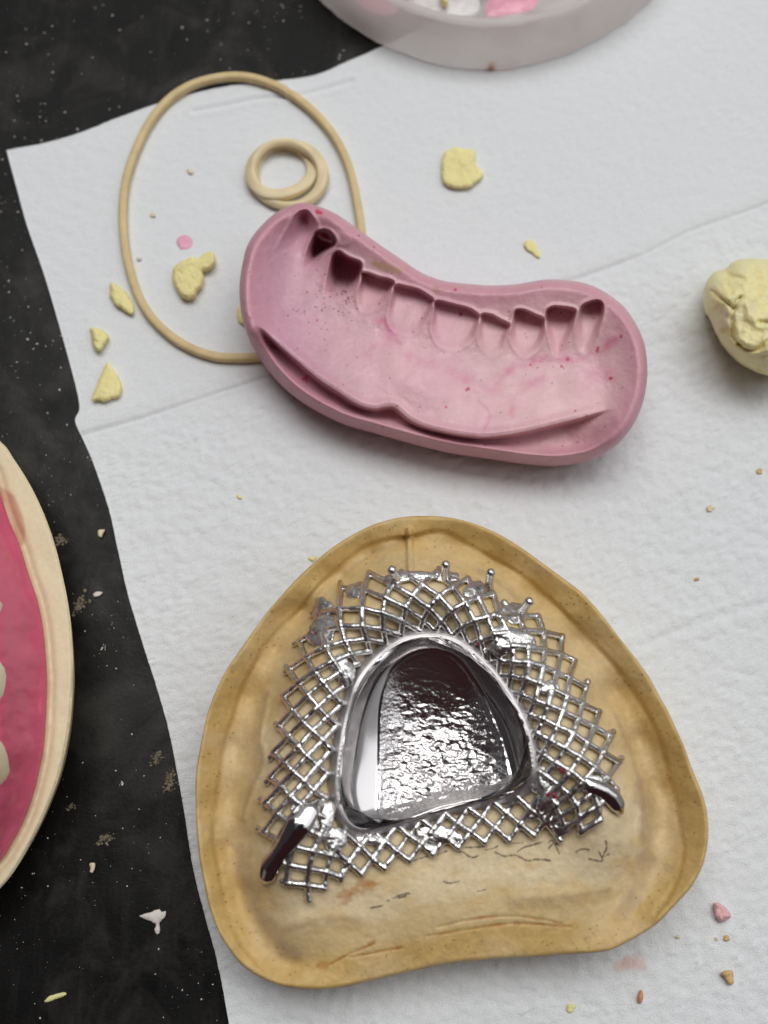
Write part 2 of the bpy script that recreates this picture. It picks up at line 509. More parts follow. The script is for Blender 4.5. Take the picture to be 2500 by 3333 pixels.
def towel_z(X, Y, fine=True):
    P = np.stack([np.ravel(X), np.ravel(Y)], -1)
    d1, n1, i1 = seg_dist(P, seam, False); d2, n2, _ = seg_dist(P, seam2, False); d3, n3, _ = seg_dist(P, seam3, False); d4, n4, _ = seg_dist(P, seam4, False)
    s1 = np.where(P[:, 1] > n1[:, 1], d1, -d1)
    z = ZTOW + .022 * fbm(P[:, 0] * .25, P[:, 1] * .25, 2, 3.)
    # folded sheet: the far half lies a little proud and ends in a crease
    z += .030 * sstep(-.10, .03, s1) - .036 * np.exp(-((d1 + .02 * fbm(P[:, 0] * 2, P[:, 1] * 2, 2, 3.)) / .034) ** 2) - .010 * np.exp(-(d1 / .2) ** 2) + .010 * np.exp(-((s1 - .2) / .15) ** 2)
    z += -.014 * np.exp(-(d2 / .07) ** 2) + .014 * np.exp(-((d2 - .14) / .1) ** 2)
    z += -.028 * np.exp(-(d3 / .035) ** 2) + .012 * np.exp(-((d3 - .1) / .06) ** 2)
    z += -.012 * np.exp(-(d4 / .09) ** 2) + .01 * np.exp(-((d4 - .2) / .12) ** 2)
    if fine:
        near = sstep(.25, -.6, s1)                      # the near sheet shows its emboss more
        amp = .35 + .65 * near
        wx = P[:, 0] + .05 * fbm(P[:, 0] * 1.3, P[:, 1] * 1.3, 2, 9.); wy = P[:, 1] + .05 * fbm(P[:, 0] * 1.3 + 40, P[:, 1] * 1.3, 2, 4.)
        c, s = math.cos(.35), math.sin(.35)
        a = (wx * c - wy * s) / .31; b = (wx * s + wy * c) / .27
        row = np.floor(b); a2 = a + .5 * (row % 2)
        cellj = _lat[(np.floor(a2).astype(int)) & 255, row.astype(int) & 255]
        rr = np.hypot((a2 - np.floor(a2) - .5) * .31, (b - row - .5) * .27)
        dot = (.6 * sstep(.075, .04, rr) - 1.0 * sstep(.04, .02, rr)) * (.3 + 1.0 * cellj)
        z += amp * (.026 * dot + .012 * fbm(P[:, 0] * 3.2, P[:, 1] * 4.4, 3, 1.) + .020 * fbm(P[:, 0] * 9, P[:, 1] * 12, 3, 7.) + .007 * fbm(P[:, 0] * 22, P[:, 1] * 30, 2, 2.))
    return z.reshape(np.shape(X))

Zt = towel_z(X, Y)
Vt = np.stack([X.ravel(), Y.ravel(), Zt.ravel()], -1)
k = np.arange(NU * NV).reshape(NV, NU)
Ft = np.stack([k[1:, :-1].ravel(), k[1:, 1:].ravel(), k[:-1, 1:].ravel(), k[:-1, :-1].ravel()], -1)
edge = np.concatenate([k[0, ::-1], k[1:, 0], k[-1, 1:], k[-2:0:-1, -1]])
W = Vt[edge].copy(); W[:, 2] = .012
nb = len(Vt); e1 = np.arange(len(edge)); e2 = (e1 + 1) % len(edge)
Fw = np.stack([edge[e1], edge[e2], nb + e2, nb + e1], -1)
Vt2 = np.vstack([Vt, W]); Ft2 = np.vstack([Ft, Fw])
PP = proj(Vt2)
tc = np.tile(np.array([.815, .845, .865]), (len(Vt2), 1))
def stain(c, px, py, rx, ry, col, amt, seed):
    q = np.hypot((PP[:, 0] - px) / rx, (PP[:, 1] - py) / ry) + .35 * fbm(PP[:, 0] / 40, PP[:, 1] / 40, 3, seed)
    m = (amt * sstep(1.05, .45, q))[:, None]
    return c * (1 - m) + np.array(col) * m
q = ZB([(390, 1200), (470, 1200), (330, 1235), (520, 1230), (1080, 690), (470, 1600)])
tc = stain(tc, *q[0], 28, 26, lin(222, 176, 160), .55, 1.); tc = stain(tc, *q[1], 36, 32, lin(226, 196, 192), .6, 2.)
tc = stain(tc, *q[2], 30, 22, lin(226, 190, 178), .5, 3.); tc = stain(tc, *q[3], 30, 28, lin(228, 206, 204), .5, 4.)
towel = make('paper_towel', Vt2, Ft2, M['towel'], cols=tc)
tag(towel, 'creased white embossed paper towel lying on the black table', 'paper towel')

def tow_at(px, py):
    p = unproj(px, py, ZTOW)
    return float(towel_z(p[0:1], p[1:2], False)[0])

# ------------------------------------------------------------------ rubber bands
def band(name, path, hw, hh, material, m=14):
    V, F = tube(path, circ(hw, m, .55, hh), True)
    return make(name, V, F, material)
pts = FV([(490, 167), (540, 169), (590, 184), (640, 212), (690, 255), (728, 305), (754, 362), (770, 430), (781, 500), (786, 560), (782, 620), (765, 672), (730, 712), (680, 742), (620, 762), (560, 771), (510, 773), (465, 770), (418, 755), (372, 728), (330, 688), (300, 640), (280, 580), (269, 520), (266, 455), (272, 395), (290, 335), (316, 278), (348, 232), (385, 200), (432, 178)])
pth = resample(catmull(pts, 8), 6)
P3 = unproj(pth[:, 0], pth[:, 1], .19)
P3[:, 2] = np.maximum(towel_z(P3[:, 0], P3[:, 1], False), .06) + .085
b1 = band('rubber_band', P3, .070, .075, M['latex'])
tag(b1, 'large single loop of tan rubber band running under the pink putty', 'rubber band')

ph = np.linspace(0, 4 * math.pi, 420, endpoint=False)
r = 1 + .13 * np.cos(ph / 2 + .5) + .11 * np.cos(3 * ph / 2 + 1.) + .03 * np.cos(2 * ph) + .02 * np.cos(3 * ph + 1)
cx, cy = FV([(614, 369)])[0]
px = cx + r * 68 * 1.507 * np.cos(ph) * 1.0 ; py = cy - r * 63 * 1.507 * np.sin(ph)
P3 = unproj(px, py, .25); P3[:, 2] = .21 + .085 * np.sin(ph / 2 + .5) + .015 * np.sin(ph * 1.5)
tw = .6 * np.sin(ph / 2) + .5 * np.sin(ph)
up = np.stack([np.sin(tw) * np.cos(ph), np.sin(tw) * np.sin(ph), np.cos(tw)], -1)
V, F = tube(P3, circ(.10, 14, .5, .07), True, up)
b2 = make('rubber_band', V, F, M['latex2'])
tag(b2, 'small pale rubber band twisted into a double ring inside the large loop', 'rubber band')

# ------------------------------------------------------------------ pink putty index
out_p = Z4([(330, 68), (390, 85), (450, 115), (520, 165), (590, 215), (660, 262), (730, 310), (790, 338), (850, 352), (930, 360), (1000, 364), (1080, 360), (1140, 350), (1190, 343), (1250, 344), (1310, 351), (1370, 370), (1430, 405), (1480, 450), (1520, 510), (1545, 570), (1556, 640), (1556, 700), (1545, 770), (1520, 840), (1490, 890), (1450, 935), (1400, 970), (1350, 995), (1290, 1008), (1220, 1014), (1150, 1010), (1080, 1002), (1000, 990), (930, 980), (860, 970), (790, 955), (720, 937), (640, 915), (560, 892), (480, 870), (420, 845), (350, 808), (290, 768), (240, 725), (195, 675), (160, 625), (130, 575), (108, 520), (95, 470), (88, 400), (90, 340), (98, 290), (112, 230), (140, 180), (175, 140), (215, 105), (260, 80), (300, 68)])
out_p = resample(catmull(out_p, 6), 9)
def z4h(lst): a = np.array(lst, float); return np.hstack([Z4(a[:, :2]), a[:, 2:]])
ctrl = z4h([
 # upper lip crest
 (330, 82, 1.55), (420, 125, 1.62), (500, 185, 1.62), (580, 240, 1.60), (680, 310, 1.55), (780, 362, 1.5), (880, 390, 1.5), (1000, 410, 1.5), (1100, 410, 1.52), (1200, 395, 1.55), (1300, 395, 1.58), (1390, 405, 1.58), (1450, 470, 1.56),
 # right wall crest
 (1505, 560, 1.52), (1520, 660, 1.48), (1505, 760, 1.42), (1470, 820, 1.35),
 # left wall crest
 (250, 120, 1.55), (190, 170, 1.55), (145, 260, 1.52), (130, 360, 1.48), (140, 450, 1.42), (165, 515, 1.36),
 # face
 (310, 180, 1.25), (230, 330, 1.18), (220, 450, 1.16), (330, 420, 1.08), (460, 470, 1.10), (360, 560, 1.10), (600, 540, 1.16), (760, 610, 1.18), (900, 640, 1.18), (1040, 660, 1.16), (1200, 660, 1.14), (1350, 640, 1.18), (1430, 620, 1.30), (1420, 720, 1.22),
 (520, 660, 1.16), (700, 720, 1.2), (900, 780, 1.2), (1100, 780, 1.18), (1300, 770, 1.18),
 (300, 625, 1.16), (440, 730, 1.16), (570, 795, 1.17), (660, 795, 1.14), (800, 870, 1.18), (960, 895, 1.18), (1120, 878, 1.17), (1300, 833, 1.18), (1400, 800, 1.2),
])
tps_p = TPS(ctrl, 1e-4)
step_line = resample(catmull(Z4([(148, 500), (170, 520), (230, 580), (300, 642), (370, 702), (440, 748), (510, 792), (570, 810), (615, 803), (648, 806), (690, 842), (740, 870), (800, 887), (870, 902), (960, 912), (1040, 906), (1120, 892), (1200, 872), (1300, 847), (1380, 822), (1440, 802), (1470, 800)]), 5, False), 8, False)
teeth = [  # polygon (first two points = the deep upper edge), depth
 ([(300, 96), (345, 92), (372, 165), (345, 215), (305, 275), (250, 260), (225, 235), (262, 150)], .26, .7, 22),
 ([(352, 176), (375, 160), (408, 163), (432, 195), (434, 225), (405, 252), (372, 285), (325, 322), (300, 318), (318, 262)], .85, 1.0, 15, (398, 178), (322, 318)),
 ([(424, 252), (446, 240), (482, 260), (524, 280), (531, 305), (522, 345), (498, 390), (440, 424), (398, 418), (388, 398), (400, 330), (413, 285)], .85, 1.0, 15, (482, 268), (425, 415)),
 ([(532, 316), (640, 348), (632, 385), (600, 440), (560, 470), (520, 470), (510, 405), (518, 350)], .32, 1., 9),
 ([(655, 358), (788, 404), (775, 450), (745, 520), (690, 552), (645, 540), (620, 490), (630, 410)], .17, 1., 9),
 ([(806, 414), (948, 464), (940, 520), (915, 575), (855, 606), (800, 585), (778, 530), (785, 460)], .17, 1., 9),
 ([(962, 463), (1062, 494), (1055, 545), (1030, 598), (995, 622), (960, 605), (944, 570), (950, 510)], .17, 1., 9),
 ([(1080, 452), (1120, 452), (1190, 480), (1188, 540), (1165, 605), (1115, 634), (1078, 600), (1064, 560), (1068, 500)], .30, 1., 9),
 ([(1195, 448), (1230, 438), (1297, 452), (1292, 510), (1268, 570), (1245, 632), (1215, 620), (1200, 560), (1188, 500)], .38, 1., 9),
 ([(1318, 432), (1394, 416), (1392, 500), (1370, 570), (1335, 615), (1305, 600), (1296, 540), (1302, 480)], .30, 1., 10),
]
def face_z(P):
    z = tps_p(P)
    return z
TRO = {}
def putty_z(P, sd):
    z = face_z(P)
    # tooth imprints
    for poly, dep, pw, soft, *ax_ in teeth:
        q = Z4(poly); q = resample(catmull(q, 5), 7)
        near = (P[:, 0] > q[:, 0].min() - 40) & (P[:, 0] < q[:, 0].max() + 40) & (P[:, 1] > q[:, 1].min() - 40) & (P[:, 1] < q[:, 1].max() + 40)
        if not near.any(): continue
        Q = P[near]; Qw = Q + 5 * np.stack([fbm(Q[:, 0] / 60, Q[:, 1] / 60, 1, 3.), fbm(Q[:, 0] / 60, Q[:, 1] / 60, 1, 9.)], -1); d, _, _ = sdf(Qw, q)
        a = Z4([poly[0], poly[1]]); mid = a.mean(0); far = Z4(poly[len(poly) // 2:len(poly) // 2 + 2]).mean(0)
        far = Z4([max(poly, key=lambda t: t[1])])[0]
        if ax_: mid, far = Z4(ax_)
        ax = far - mid; t = np.clip(((Q - mid) @ ax) / (ax @ ax), 0, 1)
        prof = (1 - t) ** (0.85 if ax_ else 1.7) * .84 + .16 * (1 - t ** 4)
        g = sstep(0, 1, d / (soft * (.9 + 3.0 * t)))
        bulge = .05 * sstep(0, 45, d) * (1 - t)           # the imprint of a convex tooth face
        zz = z[near] - dep * (prof * g) - bulge
        zz += .030 * np.exp(-(d / 7.0) ** 2) * (1 - t)
        z[near] = zz
    # a small bleb on the lip beside the second imprint
    c = Z4([(458, 198)])[0]; e = np.hypot((P[:, 0] - c[0]) / 34, (P[:, 1] - c[1]) / 26)
    z += .035 * np.exp(-e ** 4) 
    # step down to the trough under the face, lip beyond it
    d, n, i = seg_dist(P, step_line, False)
    T = np.diff(step_line, axis=0)[i]
    side = T[:, 0] * (P[:, 1] - n[:, 1]) - T[:, 1] * (P[:, 0] - n[:, 0])
    s = np.where(side > 0, d, -d)
    endfade = sstep(0, 60, np.minimum(np.hypot(*(P - step_line[0]).T), np.hypot(*(P - step_line[-1]).T)))
    inr = sstep(Z4([(140, 0)])[0, 0], Z4([(230, 0)])[0, 0], n[:, 0]) * sstep(Z4([(1445, 0)])[0, 0], Z4([(1240, 0)])[0, 0], n[:, 0])
    base = np.clip(.98 - .0 * s, 0, 2)
    low = sstep(-3, 12, s)
    floor_z = .80 + .02 * fbm(P[:, 0] / 90, P[:, 1] / 40, 2, 6.)
    lipd = sd
    lip = .22 * np.exp(-((lipd - 34) / 16.0) ** 2)
    zt = floor_z + lip
    m = low * inr * endfade ** .3
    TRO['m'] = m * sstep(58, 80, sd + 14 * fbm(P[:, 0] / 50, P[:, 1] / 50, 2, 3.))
    z += .035 * np.exp(-((s + 16) / 12) ** 2) * inr
    z = z * (1 - m) + zt * m
    # rolled outer edge
    R = 40.0
    roll = 1 - np.sqrt(np.clip(1 - (1 - np.clip(sd / R, 0, 1)) ** 2, 0, 1))
    z = z - .45 * roll ** 1.2
    z += .006 * fbm(P[:, 0] / 28, P[:, 1] / 28, 3, 2.) + .0016 * fbm(P[:, 0] / 7, P[:, 1] / 7, 2, 8.)
    return z
red = Z4([(1268, 628), (1248, 655), (1255, 662), (1424, 698), (1378, 590), (1376, 600), (1462, 548), (912, 735), (905, 740), (832, 802), (885, 467), (1364, 483), (325, 700), (330, 708), (318, 702), (368, 490), (1136, 650), (865, 378), (1298, 816), (442, 730), (370, 98), (380, 103)])
redr = [9, 6, 5, 8, 6, 7, 7, 6, 5, 5, 8, 4, 9, 6, 5, 4, 4, 6, 4, 4, 9, 7]
swirls = [([(1010, 740), (1020, 700), (1070, 665), (1140, 640), (1220, 632), (1300, 628), (1380, 600), (1440, 560)], 16, .5), ([(600, 500), (625, 530), (650, 555)], 22, .6), ([(550, 620), (560, 590), (640, 570)], 14, .3),
          ([(1060, 830), (1100, 740), (1180, 700)], 16, .3), ([(700, 620), (800, 650), (900, 700), (980, 740)], 18, .25), ([(960, 900), (990, 830), (950, 780)], 5, .35), ([(1340, 690), (1420, 680)], 26, .3)]
def putty_col(P, sd, z):
    n = fbm(P[:, 0] / 260, P[:, 1] / 260, 3, 5.)[:, None]
    a = lin(229, 187, 190); b = lin(221, 172, 182)
    c = a + (b - a) * np.clip(.5 + n, 0, 1)
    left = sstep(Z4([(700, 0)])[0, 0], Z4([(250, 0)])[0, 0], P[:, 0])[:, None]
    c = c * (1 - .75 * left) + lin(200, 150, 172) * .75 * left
    n2 = fbm(P[:, 0] / 70, P[:, 1] / 110, 3, 15.)[:, None]
    c *= 1 + .10 * n2
    rim_shade = (.8 * sstep(95, 25, sd + 25 * fbm(P[:, 0] / 120, P[:, 1] / 120, 2, 6.)))[:, None]  # deeper pink towards the rim: effect of grazing light painted into the colour
    c = c * (1 - rim_shade) + lin(206, 148, 162) * rim_shade
    tm = (.4 * TRO['m'])[:, None]; c = c * (1 - tm) + lin(188, 138, 144) * tm       # dusty mauve of the trough, with the step's shade painted in
    for line, w, k in swirls:
        L = resample(catmull(Z4(line), 5, False), 8, False)
        d, _, _ = seg_dist(P, L, False)
        m = (k * np.exp(-(d / w) ** 2) * np.clip(.8 + fbm(P[:, 0] / 30, P[:, 1] / 30, 2, 4.), 0, 1.4))[:, None]
        c = c * (1 - m) + lin(206, 96, 148) * m
    for (x, y), rr in zip(red, redr):
        q = np.hypot(P[:, 0] - x, (P[:, 1] - y) * .9) / rr + .5 * fbm(P[:, 0] / 8, P[:, 1] / 8, 2, x)
        m = (.85 * sstep(1.05, .5, q))[:, None]
        c = c * (1 - m) + lin(196, 40, 78) * m
    # smear of tan stone on the lip, dark specks
    d, _, _ = seg_dist(P, Z4([(575, 285), (620, 298), (660, 312)]), False)
    m = (.7 * sstep(16, 7, d + 5 * fbm(P[:, 0] / 14, P[:, 1] / 14, 2, 1.)))[:, None]; c = c * (1 - m) + lin(188, 150, 116) * m
    d, _, _ = seg_dist(P, Z4([(795, 372), (800, 385)]), False)
    m = (.5 * sstep(14, 6, d))[:, None]; c = c * (1 - m) + lin(188, 150, 116) * m
    return c
spk = np.concatenate([Z4(np.stack([rng.normal(460, 40, 45), rng.normal(400, 35, 45)], -1)), Z4(np.stack([rng.normal(370, 60, 30), rng.normal(470, 60, 30)], -1)), Z4(np.stack([rng.uniform(110, 1500, 110), rng.uniform(150, 960, 110)], -1))])
spr = rng.uniform(1.6, 3.4, len(spk))
def putty_col2(P, sd, z):
    c = putty_col(P, sd, z)
    for (x, y), rr in zip(spk, spr):
        m = (np.abs(P[:, 0] - x) < 9) & (np.abs(P[:, 1] - y) < 9)
        if m.any():
            k = (.75 * sstep(1.2, .6, np.hypot(P[m, 0] - x, P[m, 1] - y) / rr))[:, None]
            c[m] = c[m] * (1 - k) + lin(84, 50, 66) * k
    return c
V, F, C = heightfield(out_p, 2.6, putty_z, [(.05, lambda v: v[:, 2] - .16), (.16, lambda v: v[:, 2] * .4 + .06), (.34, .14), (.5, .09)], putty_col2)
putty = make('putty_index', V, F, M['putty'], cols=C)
tag(putty, 'curved pink silicone putty index with a row of tooth imprints facing up', 'dental putty')

# ------------------------------------------------------------------ stone cast
out_c = Z1([(700, 27), (760, 28), (820, 36), (880, 54), (940, 80), (1000, 115), (1060, 157), (1159, 230), (1188, 253), (1223, 289), (1264, 337), (1306, 393), (1339, 434), (1369, 474), (1398, 515), (1424, 564), (1450, 610), (1477, 667), (1502, 724), (1519, 774), (1539, 822), (1554, 860), (1565, 900), (1571, 943), (1572, 983), (1568, 1023), (1558, 1067), (1543, 1103), (1519, 1143), (1489, 1177), (1459, 1209), (1426, 1244), (1389, 1271), (1339, 1300), (1293, 1323), (1249, 1335), (1100, 1346), (1000, 1352), (930, 1356), (850, 1363), (780, 1373), (700, 1389), (620, 1408), (550, 1425), (480, 1440), (420, 1447), (350, 1446), (300, 1438), (250, 1421), (200, 1395), (160, 1360), (130, 1320), (105, 1280), (85, 1230), (70, 1180), (58, 1120), (45, 1050), (38, 980), (35, 900), (34, 830), (38, 780), (46, 730), (60, 660), (76, 600), (100, 540), (130, 483), (165, 432), (200, 382), (240, 326), (290, 267), (340, 213), (390, 166), (440, 125), (500, 86), (560, 56), (620, 37), (660, 30)])
out_c = resample(catmull(out_c, 5), 10)
def z1h(lst): a = np.array(lst, float); return np.hstack([Z1(a[:, :2]), a[:, 2:]])
ctrl = z1h([
 # land
 (700, 60, 1.42), (830, 72, 1.42), (960, 130, 1.42), (1100, 235, 1.42), (1230, 360, 1.42), (1340, 510, 1.4), (1420, 680, 1.4), (1490, 830, 1.38), (1515, 950, 1.38), (1490, 1080, 1.36), (1400, 1190, 1.34), (1300, 1270, 1.32),
 (560, 85, 1.42), (440, 165, 1.42), (320, 275, 1.42), (215, 420, 1.42), (135, 560, 1.4), (90, 700, 1.4), (72, 850, 1.38), (78, 1000, 1.38), (100, 1150, 1.36), (150, 1290, 1.34), (240, 1385, 1.32), (350, 1410, 1.3),
 # sulcus
 (560, 140, 1.22), (460, 215, 1.18), (360, 310, 1.15), (265, 430, 1.12), (190, 570, 1.1), (150, 720, 1.08), (132, 880, 1.08), (140, 1020, 1.1), (175, 1150, 1.12), (235, 1280, 1.16), (330, 1370, 1.2),
 (800, 118, 1.22), (920, 170, 1.18), (1050, 270, 1.15), (1180, 400, 1.12), (1290, 550, 1.1), (1360, 700, 1.08), (1410, 850, 1.08), (1430, 970, 1.1), (1400, 1080, 1.13), (1330, 1180, 1.17),
 (680, 115, 1.34),
 # ridge outer flank
 (430, 285, 1.55), (300, 500, 1.5), (235, 720, 1.5), (205, 920, 1.5), (230, 1130, 1.5), (330, 1290, 1.42), (680, 165, 1.62), (880, 215, 1.55), (1060, 340, 1.5), (1210, 520, 1.5), (1300, 700, 1.5), (1350, 880, 1.5), (1340, 1010, 1.5),
 # ridge crest
 (500, 290, 1.92), (400, 430, 1.92), (350, 580, 1.92), (325, 740, 1.92), (310, 880, 1.92), (310, 1010, 1.88), (370, 1110, 1.72), (600, 240, 1.94), (720, 235, 1.95), (840, 260, 1.94), (950, 345, 1.93), (1050, 450, 1.92), (1120, 570, 1.92), (1180, 700, 1.92), (1220, 820, 1.9), (1235, 930, 1.82),
 # plate rim
 (420, 860, 1.80), (470, 620, 1.80), (560, 430, 1.80), (720, 345, 1.80), (880, 410, 1.80), (1000, 570, 1.80), (1060, 760, 1.78),
 # vault
 (740, 460, 1.56), (640, 560, 1.46), (880, 560, 1.46), (755, 560, 1.41), (760, 650, 1.28), (600, 760, 1.40), (920, 760, 1.40), (760, 750, 1.31), (580, 900, 1.48), (900, 860, 1.46), (750, 850, 1.385), (740, 940, 1.47),
 # back of the palate and the heel
 (560, 1080, 1.52), (760, 1060, 1.46), (960, 1010, 1.48), (1120, 980, 1.55), (700, 1180, 1.44), (900, 1150, 1.42), (1100, 1130, 1.44), (500, 1230, 1.40), (1250, 1100, 1.46),
 (500, 1340, 1.3), (700, 1300, 1.34), (900, 1280, 1.35), (1100, 1260, 1.35), (480, 1410, 1.24), (700, 1360, 1.25), (950, 1330, 1.26), (1150, 1318, 1.28)])
lowp = (ctrl[:, 2] < 1.24) & (ctrl[:, 1] < Z1([(0, 1300)])[0, 1]); ctrl[lowp, 2] += .01
tps_c = TPS(ctrl, 1e-4)
def cast_base(P): return tps_c(P)
frenum = resample(np.array([(1333., 1728.), (1334, 1780), (1336, 1850)]), 6, False)
landline = [resample(catmull(q, 5, False), 10, False) for q in (
    [(1304, 1744), (1241, 1756), (1174, 1781), (1096, 1846), (1029, 1910), (980, 1972), (944, 2008), (871, 2081), (817, 2171), (774, 2262), (741, 2370), (719, 2442), (713, 2497), (687, 2707), (705, 2827), (723, 2935), (745, 3007), (781, 3080), (831, 3138)],
    [(1354, 1739), (1410, 1725), (1463, 1730), (1521, 1764), (1603, 1809), (1675, 1850), (1747, 1903), (1847, 1996), (1937, 2088), (2017, 2175), (2089, 2280), (2147, 2388), (2174, 2475), (2194, 2554), (2212, 2627), (2224, 2703), (2233, 2757), (2223, 2825), (2194, 2905), (2147, 2970)])]
swl = [([(250, 560), (225, 690), (235, 760), (200, 850), (175, 930)], .05, 16), ([(300, 1270), (420, 1235), (520, 1240)], .03, 30), ([(1000, 1180), (1150, 1170), (1270, 1150)], .03, 26), ([(1290, 620), (1340, 740), (1370, 860), (1375, 980)], .04, 20),
       ([(480, 200), (560, 140), (640, 110)], -.035, 20), ([(880, 190), (960, 240), (1040, 320)], .03, 18)]
swl = [(resample(catmull(Z1(a), 5, False), 10, False), k, w) for a, k, w in swl]
scr = [[(760, 1262), (860, 1238), (960, 1228), (1060, 1236), (1130, 1250)], [(730, 1288), (850, 1268), (960, 1252), (1060, 1252), (1160, 1262)], [(500, 1352), (580, 1335), (650, 1322)], [(440, 1372), (500, 1340), (570, 1310)]]
scr = [resample(catmull(Z1(a), 5, False), 8, False) for a in scr]
greys = [np.array([(600 + x / 2.765, 2700 + y / 2.765) for x, y in [(520, 200), (560, 450), (650, 680), (760, 850), (850, 1000), (1000, 1100)]]),
         np.array([(1800 + x / 2.765, 2500 + y / 2.765) for x, y in [(760, 150), (840, 400), (850, 700), (800, 950), (720, 1150), (650, 1300)]])]
greys = [resample(catmull(q, 5, False), 10, False) for q in greys]
def cast_z(P, sd):
    z = cast_base(P)
    d, _, _ = seg_dist(P, frenum, False)
    z += .09 * np.exp(-(d / 12) ** 4)
    for L in landline:
        d, n, _ = seg_dist(P, L, False)
        cen = Z1([(760, 760)])[0]
        s = np.where(np.hypot(*(P - cen).T) > np.hypot(*(n - cen).T), d, -d)
        z += (.040 * sstep(-9, 7, s) * np.exp(-(np.maximum(d - 18, 0) / 40) ** 2) - .022 * np.exp(-((s + 12) / 10) ** 2)) * np.clip(.85 + .8 * fbm(P[:, 0] / 130, P[:, 1] / 130, 2, 9.), .2, 1.4)
    for L, k, w in swl:
        d, _, _ = seg_dist(P, L, False); z += k * np.exp(-(d / w) ** 2)
    for L in greys:
        d, _, _ = seg_dist(P, L, False); z += .05 * np.exp(-(d / 30) ** 2)
    for L in scr:
        d, _, _ = seg_dist(P, L, False); z -= .012 * np.exp(-(d / 5) ** 2)
    R = 15.0
    roll = 1 - np.sqrt(np.clip(1 - (1 - np.clip(sd / R, 0, 1)) ** 2, 0, 1))
    z -= (.07 + .04 * fbm(P[:, 0] / 120, P[:, 1] / 120, 2, 3.)) * roll
    z += .020 * fbm(P[:, 0] / 110, P[:, 1] / 110, 2, 12.) + .007 * fbm(P[:, 0] / 26, P[:, 1] / 26, 3, 2.) + .0022 * fbm(P[:, 0] / 8, P[:, 1] / 8, 2, 5.)
    return z
ZJ = _m(1200, 2500, 0.4219)
pencil = [([(680, 640), (730, 650), (790, 690), (850, 675)], 3.0), ([(980, 650), (1050, 680), (1130, 670), (1220, 715), (1300, 705), (1400, 715)], 3.2), ([(1150, 645), (1200, 610), (1260, 595), (1340, 570)], 3.2), ([(580, 875), (640, 890), (695, 872)], 3.0), ([(185, 1005), (250, 980), (315, 965)], 3.0), ([(230, 1005), (290, 985)], 2.2), ([(840, 950), (900, 940)], 2.2),
          ([(1390, 620), (1430, 580), (1470, 600)], 3), ([(1600, 650), (1640, 625), (1700, 630)], 3), ([(1040, 570), (1100, 580), (1190, 575)], 2.6), ([(1390, 575), (1420, 560), (1470, 660)], 2.6), ([(1360, 700), (1420, 712)], 2.2), ([(20, 1080), (110, 1060)], 2.4),
          ([(1770, 640), (1800, 690), (1790, 720), (1700, 700)], 3), ([(1800, 690), (1850, 665)], 2.6), ([(1830, 560), (1835, 620), (1800, 690)], 3.), ([(340, 715), (420, 690), (520, 670), (600, 640)], 2.8), ([(700, 610), (800, 612), (910, 600)], 2.6), ([(130, 1030), (160, 1020)], 2), ([(900, 630), (960, 620), (1000, 600)], 2.4)]
pencil = [(resample(catmull(ZJ(a), 4, False), 6, False), w) for a, w in pencil]
rust = Z1([(545, 1140), (510, 1150), (560, 1128), (480, 1170), (1000, 1250), (560, 1310), (420, 1375)]); rustr = [26, 20, 14, 24, 10, 14, 18]
pores = np.concatenate([out_c[rng.integers(0, len(out_c), 260)] + 0])
cen = Z1([(790, 740)])[0]
pores = cen + (pores - cen) * rng.uniform(.86, .985, (260, 1))
porr = rng.uniform(1.8, 4.0, 260)
